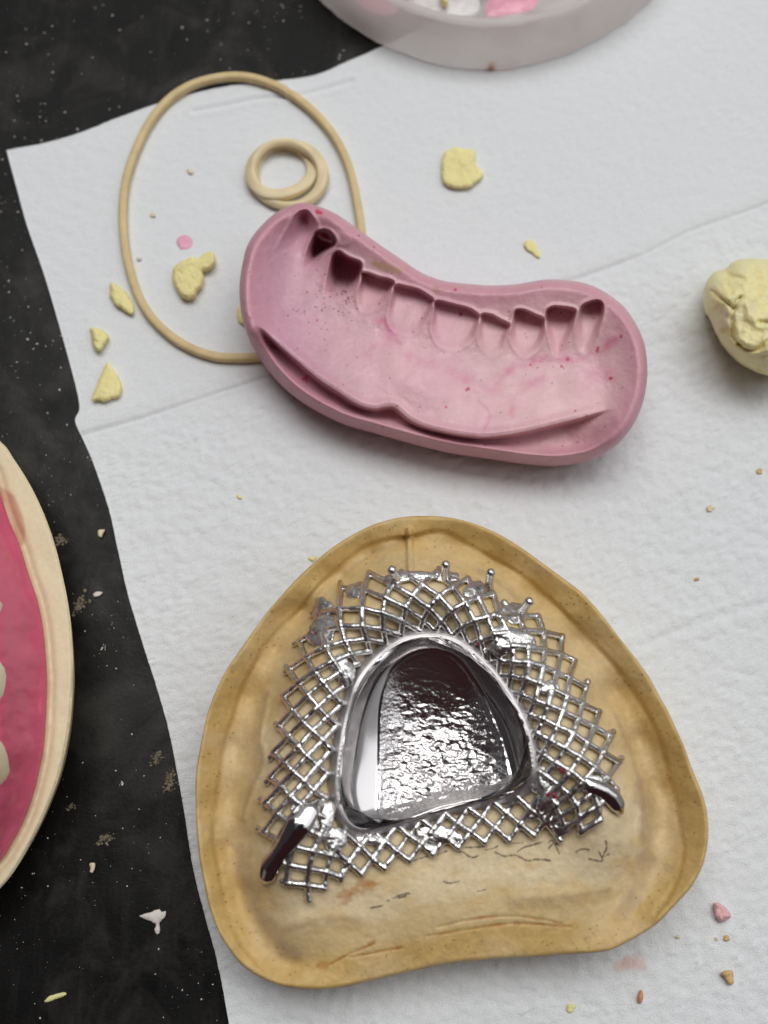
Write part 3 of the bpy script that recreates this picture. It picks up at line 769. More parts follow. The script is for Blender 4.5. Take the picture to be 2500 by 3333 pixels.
def cast_col(P, sd, z):
    rim = lin(205, 172, 108); mid = lin(212, 186, 136); crm = lin(228, 209, 170)
    n = fbm(P[:, 0] / 150, P[:, 1] / 150, 3, 21.)
    e = sd + 55 * n
    t1 = sstep(60, 130, e)[:, None]; t2 = sstep(170, 260, e + 30 * fbm(P[:, 0] / 60, P[:, 1] / 60, 2, 8.))[:, None]
    c = rim * (1 - t1) + mid * t1
    c = c * (1 - t2) + crm * t2
    g = sstep(-.1, .5, fbm(P[:, 0] / 200 + 3, P[:, 1] / 120, 3, 31.))[:, None]
    c = c * (1 - .35 * g) + lin(218, 196, 156) * .35 * g
    o = sstep(.15, .6, fbm(P[:, 0] / 90, P[:, 1] / 50, 3, 41.))[:, None]
    c = c * (1 - .4 * o) + lin(214, 180, 118) * .4 * o
    for (x, y), rr in zip(rust, rustr):
        q = np.hypot((P[:, 0] - x) / 1.6, (P[:, 1] - y)) / rr + .6 * fbm(P[:, 0] / 18, P[:, 1] / 18, 3, x)
        m = (.5 * sstep(1.1, .4, q))[:, None]; c = c * (1 - m) + lin(176, 110, 40) * m
    for L in greys:
        d, _, _ = seg_dist(P, L, False)
        m = (.55 * sstep(1.1, .2, d / 36 + .6 * fbm(P[:, 0] / 40, P[:, 1] / 40, 3, 8.)))[:, None]; c = c * (1 - m) + lin(176, 152, 122) * m
    for L, k_, w_ in swl:
        d, _, _ = seg_dist(P, L, False)
        m = (.45 * np.exp(-((d + 6 * fbm(P[:, 0] / 25, P[:, 1] / 25, 2, 7.)) / (w_ * .4)) ** 2))[:, None]; c = c * (1 - m) + lin(172, 144, 112) * m
    for L in scr:
        d, _, _ = seg_dist(P, L, False)
        m = (.7 * sstep(7, 2, d + 2.5 * fbm(P[:, 0] / 20, P[:, 1] / 20, 2, 3.)) * np.clip(.6 + 1.2 * fbm(P[:, 0] / 60, P[:, 1] / 60, 2, 6.), 0, 1))[:, None]; c = c * (1 - m) + lin(170, 110, 36) * m
    wob = 2.2 * fbm(P[:, 0] / 9, P[:, 1] / 9, 2, 3.)
    for L, w in pencil:
        near = (P[:, 0] > L[:, 0].min() - 12) & (P[:, 0] < L[:, 0].max() + 12) & (P[:, 1] > L[:, 1].min() - 12) & (P[:, 1] < L[:, 1].max() + 12)
        if near.any():
            d, _, _ = seg_dist(P[near], L, False)
            m = (.8 * sstep(w * 1.3, w * .4, d + wob[near]))[:, None]; c[near] = c[near] * (1 - m) + lin(70, 62, 56) * m
    for (x, y), rr in zip(pores, porr):
        m = (np.abs(P[:, 0] - x) < 9) & (np.abs(P[:, 1] - y) < 9)
        if m.any():
            k = (.6 * sstep(1.2, .5, np.hypot(P[m, 0] - x, P[m, 1] - y) / rr))[:, None]; c[m] = c[m] * (1 - k) + lin(110, 76, 30) * k
    return c
V, F, C = heightfield(out_c, 3.0, cast_z, [(.01, lambda v: v[:, 2] - .06), (.0, .7), (.02, .16), (.06, .10)], cast_col)
cast = make('stone_cast', V, F, M['cast'], cols=C)
tag(cast, 'yellow stone cast of a toothless upper jaw carrying the metal framework', 'dental cast')

# ------------------------------------------------------------------ metal framework
fw = empty('metal_framework', (*unproj(1440, 2400, 1.4)[:2], 1.4))
tag(fw, 'shiny metal denture framework with open lattice lying on the yellow cast', 'denture framework')
crest = resample(catmull(Z6([(740, 47), (640, 62), (560, 92), (480, 142), (400, 205), (325, 285), (272, 365), (235, 445), (202, 545), (176, 645), (155, 745), (136, 850), (121, 960), (110, 1060), (110, 1150), (121, 1232), (145, 1315), (185, 1388), (245, 1428), (310, 1438), (372, 1428), (440, 1408), (530, 1385), (640, 1360), (720, 1332), (800, 1302), (900, 1272), (1000, 1252), (1100, 1232), (1200, 1212), (1320, 1190), (1400, 1158), (1460, 1112), (1500, 1060), (1513, 1000), (1505, 920), (1490, 830), (1468, 740), (1430, 640), (1370, 530), (1310, 440), (1240, 342), (1160, 252), (1080, 172), (1000, 112), (920, 72), (830, 50)]), 4), 6)
texr = resample(catmull(Z6([(398, 1340), (400, 1150), (400, 900), (405, 650), (425, 480), (470, 350), (545, 250), (650, 180), (780, 150), (900, 165), (980, 215), (1060, 310), (1150, 450), (1230, 630), (1300, 810), (1345, 1000), (1365, 1170), (1200, 1205), (1000, 1245), (800, 1290), (640, 1345), (480, 1385)]), 4), 8)
cc = crest.mean(0)
dirs = crest - cc; dl = np.linalg.norm(dirs, axis=1, keepdims=True)
fl_w = 31 + 7 * fbm(crest[:, 0] / 30, crest[:, 1] / 30, 2, 1.)[:, None]
plate_out = crest + dirs / dl * fl_w
plate_out = resample(plate_out, 6)
def plate_surf(P):
    d, near, _ = sdf(P, crest)
    return d
def plate_z(P, sd):
    d = plate_surf(P)                                     # + inside the crest
    z = cast_base(P) + .075
    ins = d > 0
    z += np.where(ins, .16 * (1 - sstep(-12, 74, d)) ** 1.7 + .012 * np.exp(-((d - 5) / 5) ** 2), .135 * sstep(-34, -1, d) - .03 * sstep(-22, -36, d))
    t, _, _ = sdf(P, texr)
    z += .014 * sstep(-7, 7, t) + .006 * np.exp(-((t - 6) / 6) ** 2)
    # fine pebbles of the cast surface, finer towards the front
    ty = sstep(2180, 2420, P[:, 1])
    amp = sstep(-4, 22, t) * (.14 + .86 * ty)
    peb = fbm(P[:, 0] / 25, P[:, 1] / 15, 2, 3.)
    z += amp * (.0185 * peb + .012 * fbm(P[:, 0] / 60, P[:, 1] / 60, 2, 7.)) * (.75 + .5 * sstep(1230, 1400, P[:, 0]))
    z += np.where(ins, .0, .0035 * fbm(P[:, 0] / 22, P[:, 1] / 22, 3, 5.) * sstep(0, -10, d))
    return z
def plate_col(P, sd, z):
    d = plate_surf(P); t, _, _ = sdf(P, texr)
    ty = sstep(2180, 2400, P[:, 1])
    c = np.zeros((len(P), 3)); c[:, 0] = sstep(0, 14, t) * (.35 + .65 * ty)
    c[:, 1] = np.where(d < 2, .75, .06) * sstep(6, -2, d) + .06 + .12 * sstep(0, 10, t)
    return c
V, F, C = heightfield(plate_out, 2.2, plate_z, [(.0, lambda v: v[:, 2] - .05), (.06, lambda v: v[:, 2] - .06), (.1, 1.25)], plate_col)
# keep the underside just beneath the skin instead of a flat floor
nt_ = np.abs(V[:, 2] - 1.25) < 1e-9
pv = proj(V); V[nt_, 2] = cast_base(pv[nt_]) + .005
make('palate_plate', V, F, M['plate'], fw, cols=C)
# polished bead along the rim
pb = resample(crest, 5)
hz = plate_z(pb, 0 * pb[:, 0]) - .02
wob = 1 + .12 * fbm(pb[:, 0] / 40, pb[:, 1] / 40, 2, 2.)
prof = np.stack([np.array(circ(.021 * w, 10, .9, .021)) for w in wob])
Vb, Fb = tube(unproj(pb[:, 0], pb[:, 1], hz), prof, True)
make('rim', Vb, Fb, M['polish'], fw)

def drape(px, py, h): return unproj(px, py, cast_base(np.stack([np.atleast_1d(px), np.atleast_1d(py)], -1)) + h)
BP, BR = [], []
def ball(p, r): BP.append(np.asarray(p, float)); BR.append(r)
def strut(a, b, r, h=.105, n=5):
    t = np.linspace(0, 1, n); jit = np.array([0, 1, 1, 1, 0])[:n, None]
    q = a + (b - a) * t[:, None] + rng.normal(0, .45, (n, 2)) * jit
    P = drape(q[:, 0], q[:, 1], h); P[:, 2] += rng.normal(0, .006, n) * jit[:, 0]
    m = max(6, int(np.linalg.norm(P[-1] - P[0]) / .007)); tt = np.linspace(0, 1, m)
    Q = np.stack([np.interp(tt, t, P[:, k]) for k in range(3)], -1)
    rr = r * (1 + .18 * (2 * np.abs(tt - .5)) ** 3) * rng.uniform(.95, 1.06) * (1 + .03 * np.sin(tt * 17 + rng.uniform(0, 6)))
    for p, x in zip(Q, rr): ball(p, x); ball(p - [0, 0, x * .7], x)
RS = .0390
def strip(stations, rows, half, h=.105, stub=.5, skip=()):
    st = np.array(stations, float); O = Z1(st[:, :2]); I = Z1(st[:, 2:])
    I = I + (I - O) / np.linalg.norm(I - O, axis=1, keepdims=True) * 24        # runs on under the plate's flange
    M_ = catmull((O + I) / 2, 8, False); Oc = catmull(O, 8, False); Ic = catmull(I, 8, False)
    L = np.concatenate([[0], np.cumsum(np.linalg.norm(np.diff(M_, axis=0), axis=1))])
    n = int(round(L[-1] / (half * 1.085)))
    s = np.linspace(0, L[-1], n + 1)
    oo = np.stack([np.interp(s, L, Oc[:, k]) for k in (0, 1)], -1); ii = np.stack([np.interp(s, L, Ic[:, k]) for k in (0, 1)], -1)
    node = {}
    for i in range(n + 1):
        for j in range(rows + 1):
            if (i + j) % 2 == 0:
                t = j / rows; node[i, j] = oo[i] * (1 - t) + ii[i] * t + rng.normal(0, 1.2, 2)
    for (i, j), p in node.items():
        for dj in (1, -1):
            q = node.get((i + 1, j + dj))
            if q is not None and rng.random() > -1: strut(p, q, RS * rng.uniform(.9, 1.15), h)
        P = drape(p[0], p[1], h)[0]; rr = RS * rng.uniform(1.05, 1.3) * (.8 if j in (0, rows) else 1)
        ball(P, rr); ball(P - [0, 0, rr * .5], rr)
        if j == 0 and stub:                                # cut stubs along the outer edge
            dr = (oo[i] - ii[i]); dr /= np.linalg.norm(dr); tg = np.array([-dr[1], dr[0]])
            for sg in (1, -1):
                if rng.random() < stub: strut(p, p + (dr + sg * tg) * rng.uniform(6, 15), RS * .95, h - .01)
    return node
A = [(375, 1178, 475, 1105), (288, 1108, 448, 1015), (240, 1005, 405, 935), (247, 885, 405, 842), (260, 782, 418, 742), (277, 690, 438, 650), (296, 565, 460, 560), (318, 470, 492, 482), (362, 372, 530, 432), (425, 288, 580, 397), (512, 210, 640, 367), (610, 195, 700, 353), (700, 200, 745, 350), (800, 200, 800, 362), (890, 236, 860, 392), (962, 285, 912, 432)]
B = [(962, 285, 912, 432), (1070, 332, 945, 472), (1150, 412, 985, 530), (1185, 505, 1018, 600), (1232, 592, 1042, 662), (1275, 682, 1062, 740), (1305, 780, 1072, 820), (1285, 872, 1072, 885), (1215, 985, 1058, 935)]
Cc = [(470, 1118, 440, 995), (540, 1098, 540, 1000), (620, 1078, 620, 980), (700, 1052, 700, 962), (790, 1028, 790, 940), (880, 1010, 870, 918), (970, 1000, 960, 898), (1060, 985, 1050, 885), (1130, 1000, 1110, 860)]
strip(A, 5, 37.5, stub=.5); strip(B, 7, 35.5, stub=.15); strip(Cc, 3, 38, stub=0)
# solid webs where the casting flooded the mesh
webs = [(415, 312, 24, 36, 15), (412, 372, 34, 40, -10), (478, 488, 22, 34, 25), (518, 250, 24, 22, 0), (640, 214, 34, 16, 15), (708, 206, 38, 10, 0), (785, 208, 30, 15, 0), (868, 248, 30, 16, 30), (990, 318, 32, 28, 30), (985, 385, 50, 18, -15), (948, 420, 20, 20, 0), (1095, 542, 22, 14, 20), (1095, 868, 42, 14, 45), (1135, 960, 20, 18, 0), (360, 930, 22, 40, 30), (765, 985, 50, 18, -8), (742, 1026, 18, 10, -10), (1222, 832, 26, 18, 10), (1040, 405, 10, 16, 20), (452, 998, 24, 26, 20), (428, 935, 14, 36, -8), (1075, 830, 14, 34, 0), (560, 1000, 36, 8, -10)]
for x, y, rx, ry, ang in webs:
    c = Z1([(x, y)])[0]; a = math.radians(ang)
    P = drape(c[0], c[1], .105)[0]; k = 1.085 / 232
    e1 = np.array([math.cos(a), math.sin(a), 0]) * rx * k * 1.2; e2 = np.array([-math.sin(a), math.cos(a), 0]) * ry * k * 1.2
    # follow the slope of the ridge
    for e in (e1, e2):
        q0 = drape(c[0] + e[0] * 116, c[1] - e[1] * 116, .085)[0]; q1 = drape(c[0] - e[0] * 116, c[1] + e[1] * 116, .085)[0]
        e[2] = (q0[2] - q1[2]) * .45
    nn = np.cross(e1, e2); nn /= np.linalg.norm(nn)
    lx, ly = np.linalg.norm(e1), np.linalg.norm(e2); st = .014
    gx_, gy_ = np.meshgrid(np.arange(-lx, lx + st, st) / lx, np.arange(-ly, ly + st, st) / ly); gx_ = gx_.ravel(); gy_ = gy_.ravel()
    edge_ = 1 + .45 * fbm(gx_ * 2.2 + x, gy_ * 2.2 + y, 3, 2.); q_ = (gx_ ** 2 + gy_ ** 2) / edge_
    sel = q_ < 1; gx_, gy_, q_ = gx_[sel], gy_[sel], q_[sel]
    un = fbm(gx_ * 2.6 + y, gy_ * 2.6 + x, 3, 4.)
    for a_, b_, c_, d_ in zip(gx_, gy_, q_, un):
        ball(P + e1 * a_ + e2 * b_ + nn * (.009 * d_ + .016 * (1 - c_)), .030 * (1 - .35 * c_))
lat = weld_balls(BP, BR, .0085, 3)
link('lattice', lat, M['metal'], fw)

def chain(name, pts, material, vox=.012):
    b = Bag()
    pts = [np.array(p, float) for p in pts]
    for a, c in zip(pts[:-1], pts[1:]):
        n = max(3, int(np.linalg.norm(c[:3] - a[:3]) / .02))
        for t in np.linspace(0, 1, n):
            q = a + (c - a) * t
            b.add(*ellipsoid(q[:3], np.diag(q[3:6]), 12, 8))
    V, F = b.get()
    return link(name, fuse(V, F, vox, 4), material, fw)
def at(x, y, h, rx, ry, rz):
    c = Z1([(x, y)])[0]; P = drape(c[0], c[1], h)[0]; return (*P, rx, ry, rz)
chain('tab', [at(398, 890, .10, .06, .07, .05), at(372, 918, .13, .14, .13, .06), at(345, 955, .14, .17, .15, .07), at(315, 1000, .14, .14, .13, .07), at(285, 1040, .14, .12, .11, .09), at(262, 1075, .13, .15, .13, .11), at(252, 1100, .11, .13, .12, .10), at(246, 1120, .08, .07, .06, .07)], M['polish'])
chain('tab', [at(1205, 822, .10, .06, .06, .05), at(1225, 838, .13, .13, .10, .06), at(1255, 850, .14, .12, .11, .08), at(1280, 868, .13, .13, .12, .10), at(1296, 890, .12, .11, .11, .10), at(1306, 912, .09, .06, .06, .07)], M['polish'])
for (bx, by, tx, ty, r0) in [(640, 218, 623, 190, .058), (785, 218, 784, 174, .056), (912, 245, 919, 198, .056), (1005, 318, 1034, 285, .060)]:
    c = Z1([(bx, by)])[0]; t_ = Z1([(tx, ty)])[0]
    P0 = drape(c[0], c[1], .05)[0]; P1 = unproj(t_[0], t_[1], P0[2] + .38)
    b = Bag()
    for t in np.linspace(0, 1, 24):
        q = P0 + (P1 - P0) * t; rr = r0 * (1.5 - 1.3 * t + .95 * t * t); b.add(*ellipsoid(q, np.diag([rr, rr, rr]), 12, 8))
    b.add(*ellipsoid(P1, np.diag([r0 * 1.12, r0 * 1.12, r0 * .8]), 12, 8))
    V, F = b.get(); link('pin', fuse(V, F, .01, 2), M['metal'], fw)

# ------------------------------------------------------------------ crumbs
def crumb(name, pts, thick, material, label, cat, group, base=None, seed=1., tilt=(0, 0), edge=.5, step=2.4, n=4):
    q = resample(catmull(pts, n), 3.0)
    span = np.ptp(q[:, 0]); c = q.mean(0); dq = q - c
    q = q + dq / (np.linalg.norm(dq, axis=1, keepdims=True) + 1e-6) * (min(3., span * .04) * fbm(q[:, 0] / 9, q[:, 1] / 9, 3, seed))[:, None]
    c = q.mean(0); zb = tow_at(*c) - .008 if base is None else base
    span = max(np.ptp(q[:, 0]), np.ptp(q[:, 1]))
    R = min(14., span * .25)
    def zf(P, sd):
        t = np.clip(sd / R, 0, 1)
        rise = np.sqrt(np.clip(1 - (1 - t) ** 2, 0, 1))
        z = zb + thick * (edge + (1 - edge) * rise) * (1 + .22 * fbm(P[:, 0] / (span * .35), P[:, 1] / (span * .35), 3, seed))
        z += thick * (tilt[0] * (P[:, 0] - c[0]) + tilt[1] * (P[:, 1] - c[1])) / span + thick * .04 * fbm(P[:, 0] / 6, P[:, 1] / 6, 2, seed)
        return z
    V, F, _ = heightfield(q, step, zf, [(.01, zb + thick * .2), (.03, zb)])
    o = make(name, V, F, material); return tag(o, label, cat, group)
GY = 'yellow putty crumbs on the paper towel'
crumb('putty_crumb', ZT([(495, 548), (530, 530), (560, 535), (603, 540), (605, 580), (618, 605), (636, 628), (610, 655), (580, 675), (530, 675), (490, 655), (483, 620), (485, 580)]), .16, M['yellow'], 'yellow putty crumb with one notched side, lying alone above the pink putty', 'putty crumb', GY, seed=1)
crumb('putty_crumb', Z5([(860, 420), (900, 370), (960, 340), (1010, 320), (1050, 338), (1100, 295), (1150, 280), (1185, 310), (1190, 360), (1160, 405), (1110, 430), (1090, 435), (1102, 490), (1085, 545), (1050, 580), (1030, 630), (990, 648), (930, 630), (890, 570), (860, 500)]), .22, M['yellow'], 'two-lobed yellow putty crumb inside the large rubber band', 'putty crumb', GY, seed=2)
crumb('putty_crumb', Z5([(380, 515), (430, 540), (490, 590), (540, 660), (562, 720), (550, 760), (510, 755), (460, 720), (415, 690), (395, 655), (372, 620), (375, 560)]), .15, M['yellow'], 'long yellow putty sliver touching the outside of the large rubber band', 'putty crumb', GY, seed=3)
crumb('putty_crumb', Z5([(222, 870), (280, 870), (330, 895), (372, 940), (345, 985), (310, 1040), (265, 1045), (240, 1000), (230, 930)]), .2, M['yellow'], 'knobbly yellow putty nugget between the sliver and the triangular crumb', 'putty crumb', GY, seed=4, edge=.3)
crumb('putty_crumb', Z5([(350, 1135), (390, 1170), (430, 1230), (462, 1310), (450, 1390), (400, 1405), (330, 1435), (280, 1420), (235, 1430), (240, 1400), (270, 1310), (310, 1220)]), .15, M['yellow'], 'triangular yellow putty crumb near the left edge of the towel', 'putty crumb', GY, seed=5, edge=.7)
crumb('putty_crumb', Z5([(1356, 720), (1400, 700), (1440, 760), (1420, 840), (1362, 815)]), .1, M['yellow'], 'yellow putty crumb mostly hidden under the left end of the pink putty', 'putty crumb', GY, seed=6)
crumb('putty_crumb', Z4([(1112, 210), (1135, 200), (1155, 215), (1172, 258), (1160, 263), (1140, 247), (1118, 232)]), .07, M['yellow'], 'thin teardrop yellow putty flake above the middle of the pink putty', 'putty crumb', GY, seed=7)
o = crumb('wax_drop', Z5([(950 + 62 * math.cos(a), 212 + 58 * math.sin(a)) for a in np.linspace(0, 2 * math.pi, 14, endpoint=False)]), .03, M['pinkdrop'], 'round pink drop beside the two-lobed yellow crumb', 'wax drop', None, seed=8, edge=.2)

# big yellow lump at the right edge
ol = resample(catmull(ZL([(598, 830), (612, 740), (650, 655), (720, 585), (830, 550), (900, 482), (1000, 450), (1130, 448), (1264, 455), (1450, 470), (1650, 560), (1800, 780), (1840, 1050), (1780, 1330), (1620, 1560), (1420, 1660), (1264, 1646), (1130, 1602), (960, 1500), (800, 1330), (700, 1150), (668, 1060), (615, 980), (597, 900)]), 5), 4)
crs = [([(690, 780), (760, 840), (840, 900), (910, 962), (935, 900), (975, 850)], .06, 5), ([(910, 962), (892, 1060), (890, 1180), (905, 1270), (980, 1330)], .06, 6), ([(960, 1335), (1060, 1388), (1170, 1380), (1290, 1280), (1450, 1240)], .07, 6), ([(855, 618), (920, 640), (1010, 655)], .05, 8), ([(830, 1330), (980, 1430), (1120, 1450), (1300, 1440)], .03, 8), ([(1060, 700), (1140, 660)], .03, 4), ([(1180, 1100), (1280, 1110), (1400, 1150)], .06, 8)]
crs = [(resample(catmull(ZL(a), 5, False), 4, False), k, w) for a, k, w in crs]
def lump_z(P, sd):
    R = 105.
    t = np.clip(sd / R, 0, 1); z = .38 + 1.0 * np.sqrt(np.clip(1 - (1 - t) ** 2, 0, 1))
    z += .10 * fbm(P[:, 0] / 60, P[:, 1] / 60, 2, 7.) * t + .012 * fbm(P[:, 0] / 12, P[:, 1] / 12, 3, 2.)
    for L, k, w in crs:
        d, _, _ = seg_dist(P, L, False); z -= k * np.exp(-(d / w) ** 2) - .4 * k * np.exp(-((d - 16) / 12) ** 2)
    return z
def lump_col(P, sd, z):
    c = np.tile(lin(240, 231, 172), (len(P), 1))
    n = sstep(0, .5, fbm(P[:, 0] / 45, P[:, 1] / 60, 3, 17.))[:, None]
    c = c * (1 - .6 * n) + lin(226, 217, 182) * .6 * n
    n = sstep(.1, .6, fbm(P[:, 0] / 30, P[:, 1] / 40, 3, 27.))[:, None]
    c = c * (1 - .5 * n) + lin(234, 214, 134) * .5 * n
    q = ZL([(800, 1185)])[0]; m = (.5 * sstep(1, .2, np.hypot((P[:, 0] - q[0]) / 20, (P[:, 1] - q[1]) / 18)))[:, None]
    c = c * (1 - m) + lin(206, 166, 60) * m
    return c
V, F, C = heightfield(ol, 2.6, lump_z, [(.06, .24), (.16, .11), (.3, .07)], lump_col)
tag(make('putty_lump', V, F, M['yellowlump'], cols=C), 'fist-like kneaded lump of yellow putty cut off by the right edge', 'putty lump')

GB = 'chips and bits on the near right of the towel'
crumb('acrylic_chip', ZB([(1172, 668), (1215, 660), (1280, 705), (1328, 770), (1290, 815), (1235, 832), (1195, 800), (1178, 740)]), .16, M['pink_bit'], 'pale pink acrylic chip to the right of the yellow cast', 'chip', GB, seed=11)
crumb('stone_chip', ZB([(1232, 1295), (1300, 1265), (1342, 1280), (1348, 1340), (1345, 1390), (1300, 1392), (1270, 1340)]), .14, M['tan_bit'], 'tan stone chip, lowest bit right of the yellow cast', 'chip', GB, seed=12)
crumb('wax_chip', ZB([(488, 1490), (518, 1440), (537, 1500), (518, 1562), (486, 1552)]), .12, M['orange_bit'], 'orange-brown sliver on the towel below the pink smear', 'chip', GB, seed=13)
crumb('stone_chip', ZB([(1268, 960), (1295, 950), (1318, 985), (1300, 1005), (1265, 1000)]), .06, M['tan_bit'], 'small tan bit below the pale pink chip', 'chip', GB, seed=14, step=1.6)
crumb('stone_chip', ZB([(1180, 975), (1205, 970), (1212, 995), (1185, 1000)]), .04, M['cream_bit'], 'tiny cream speck left of the small tan bit', 'chip', GB, seed=15, step=1.3)
def blob(c, r, s):
    r_ = np.random.default_rng(int(s * 100) + 5); a = np.linspace(0, 2 * math.pi, 9, endpoint=False)
    return np.array([(c[0] + r * f * math.cos(t), c[1] + r * f * .85 * math.sin(t)) for t, f in zip(a, r_.uniform(.65, 1.25, 9))])
tiny = [((618, 557), 12, 'cream_bit', 'cream speck near the top inside the large rubber band'),
        ((497, 700), 10, 'cream_bit', 'cream speck at mid height inside the large rubber band'),
        ((452, 842), 9, 'white_bit', 'whitish speck left of the pink drop'),
        ((779, 1617), 9, 'yellow', 'yellow speck between the pink putty and the yellow cast'),
        ((2313, 1653), 14, 'cream_bit', 'cream speck on the towel right of the pink putty tip'),
        ((2268, 1884), 8, 'tan_bit', 'tan speck on the towel upper right of the yellow cast'),
        ((2471, 1534), 12, 'tan_bit', 'tan bit at the right edge below the yellow lump'),
        ((1018, 1818), 13, 'yellow', 'yellow bit close to the far left side of the cast'),
        ((1858, 3285), 18, 'yellow', 'yellow bit at the bottom edge under the cast'),
        ((2205, 3050), 8, 'cream_bit', 'cream speck just right of the heel of the cast')]
for k, (c, r_, m_, lb) in enumerate(tiny):
    crumb('speck', blob(c, r_, k), .05, M[m_], lb, 'speck', 'specks on the paper towel', seed=20 + k, step=1.6, edge=.4, n=3)
GT = 'crumbs on the black table'
crumb('stone_flake', ZK([(505, 1820), (525, 1812), (545, 1808), (560, 1800), (575, 1796), (590, 1803), (602, 1803), (600, 1822), (590, 1835), (580, 1850), (582, 1875), (572, 1888), (560, 1872), (566, 1852), (545, 1840), (520, 1830)]), .07, M['white_bit'], 'jagged white flake on the black table near the cast', 'crumb', GT, base=.001, seed=31, step=1.8)
crumb('putty_sliver', ZK([(160, 2130), (180, 2110), (210, 2102), (236, 2096), (240, 2108), (205, 2122), (172, 2134)]), .06, M['yellow'], 'pale yellow sliver at the bottom left of the black table', 'crumb', GT, base=.001, seed=32, step=1.8)
crumb('stone_crumb', ZK([(324, 1632), (332, 1626), (345, 1628), (346, 1645), (336, 1665), (325, 1660), (328, 1648)]), .07, M['cream_bit'], 'cream crumb on the black table above the jagged white flake', 'crumb', GT, base=.001, seed=33, step=1.6)
crumb('stone_crumb', ZK([(356, 420), (370, 416), (382, 418), (374, 434), (368, 446), (356, 438)]), .07, M['cream_bit'], 'cream crumb on the black table beside the towel edge', 'crumb', GT, base=.001, seed=34, step=1.6)
crumb('stone_crumb', ZK([(338, 652), (352, 642), (372, 644), (366, 656), (345, 662)]), .05, M['white_bit'], 'flat white crumb on the black table right of the cream model', 'crumb', GT, base=.001, seed=35, step=1.6)
for k, (x, y, r_, lb) in enumerate([(380, 1540, 22, 'grey-brown dirt clump above the cream crumb on the table'), (290, 690, 26, 'grey dirt clump touching the edge of the cream model'), (615, 1330, 24, 'brown dirt clump at the towel edge left of the cast'), (570, 1245, 22, 'brown dirt clump above the other one at the towel edge'), (258, 1425, 12, 'small dirt clump right of the lower part of the cream model'), (443, 1338, 8, 'white grit grain in the middle of the dusty black strip'), (378, 845, 9, 'white grit grain right of the widest part of the cream model'), (222, 455, 22, 'grey dust clump at the upper edge of the cream model')]):
    c = ZK([(x, y)])[0]
    b = Bag(); r0 = r_ * .8963 / 175
    p0 = unproj(c[0], c[1], 0)
    dirn = rng.normal(0, 1, 2); dirn /= np.linalg.norm(dirn)
    for _ in range(int(30 + 4 * r_) if r_ > 10 else 12):
        aa, bb = rng.normal(0, r0 * .55), rng.normal(0, r0 * .3)
        q = p0 + np.array([aa * dirn[0] - bb * dirn[1], aa * dirn[1] + bb * dirn[0], 0]); s_ = (.04 + .20 * rng.random() ** 3) * r0 * (1 if r_ > 10 else 2.6)
        q[2] = s_ * .45
        b.add(*ellipsoid(q, np.diag([s_ * rng.uniform(.7, 1.3), s_ * rng.uniform(.7, 1.3), s_ * .6]), 7, 5))
    V, F = b.get()
    tag(make('dirt_clump' if r_ > 10 else 'grit_grain', V, F, M['dirt_bit'] if r_ > 10 else M['white_bit'], smooth=False), lb, 'dirt clump' if r_ > 10 else 'grit grain', 'dirt on the black table')
# red wax left in the lattice
for k, (x, y, s_, lb) in enumerate([(1130, 790, .045, 'dark red wax shred in the lattice right of the palate plate'), (1092, 862, .06, 'red wax shred by the right rear corner of the palate plate'), (1112, 868, .05, 'dull red wax bit beside the rear corner shred in the lattice'), (888, 412, .05, 'red wax bit at the front right of the palate rim')]):
    c = Z1([(x, y)])[0]; P = drape(c[0], c[1], .13)[0]
    a = rng.uniform(0, 3); d1 = np.array([math.cos(a), math.sin(a), .2]); d2 = np.array([-math.sin(a), math.cos(a), 0])
    V, F = ellipsoid(P, np.array([d1 * s_, d2 * s_ * .4, [0, 0, s_ * .5]]), 12, 8); V += .01 * fbm(V[:, 0] * 30, V[:, 1] * 30, 2, k)[:, None]
    tag(make('wax_shred', V, F, M['red_bit']), lb, 'wax shred', 'red wax shreds on the framework')

# dust on the table: uncountable grains
lp = np.vstack([left_px[::-1], top_px, [[4000, -900], [-2500, -900], [-2500, 4500]]])
oct_v = np.array([[1, 0, 0], [-1, 0, 0], [0, 1, 0], [0, -1, 0], [0, 0, 1], [0, 0, -1]], float)
oct_f = np.array([(0, 2, 4), (2, 1, 4), (1, 3, 4), (3, 0, 4), (2, 0, 5), (1, 2, 5), (3, 1, 5), (0, 3, 5)])
b = Bag(); cnt = 0
Q = np.stack([rng.uniform(-300, 1500, 6500), rng.uniform(-300, 3600, 6500)], -1)
Q = Q[inside(Q, lp)]
dens = .28 + .9 * fbm(Q[:, 0] / 260, Q[:, 1] / 260, 3, 3.) + .35 * sstep(1700, 900, Q[:, 1])
Q = Q[rng.random(len(Q)) < dens]
W0 = unproj(Q[:, 0], Q[:, 1], 0)
for p in W0:
    s_ = .0035 + (.014 if p[1] < 2 else .019) * rng.random() ** 4
    a = rng.uniform(0, 6.28); R_ = np.array([[math.cos(a), -math.sin(a), 0], [math.sin(a), math.cos(a), 0], [0, 0, 1]])
    b.add((oct_v * np.array([s_ * rng.uniform(.7, 1.8), s_, s_ * .6])) @ R_.T + p + [0, 0, s_ * .5], oct_f)
V, F = b.get()
tag(make('dust', V, F, M['white_bit'], smooth=False, origin=(0, 0, 0)), 'fine pale dust scattered over the black table', 'dust', kind='stuff')

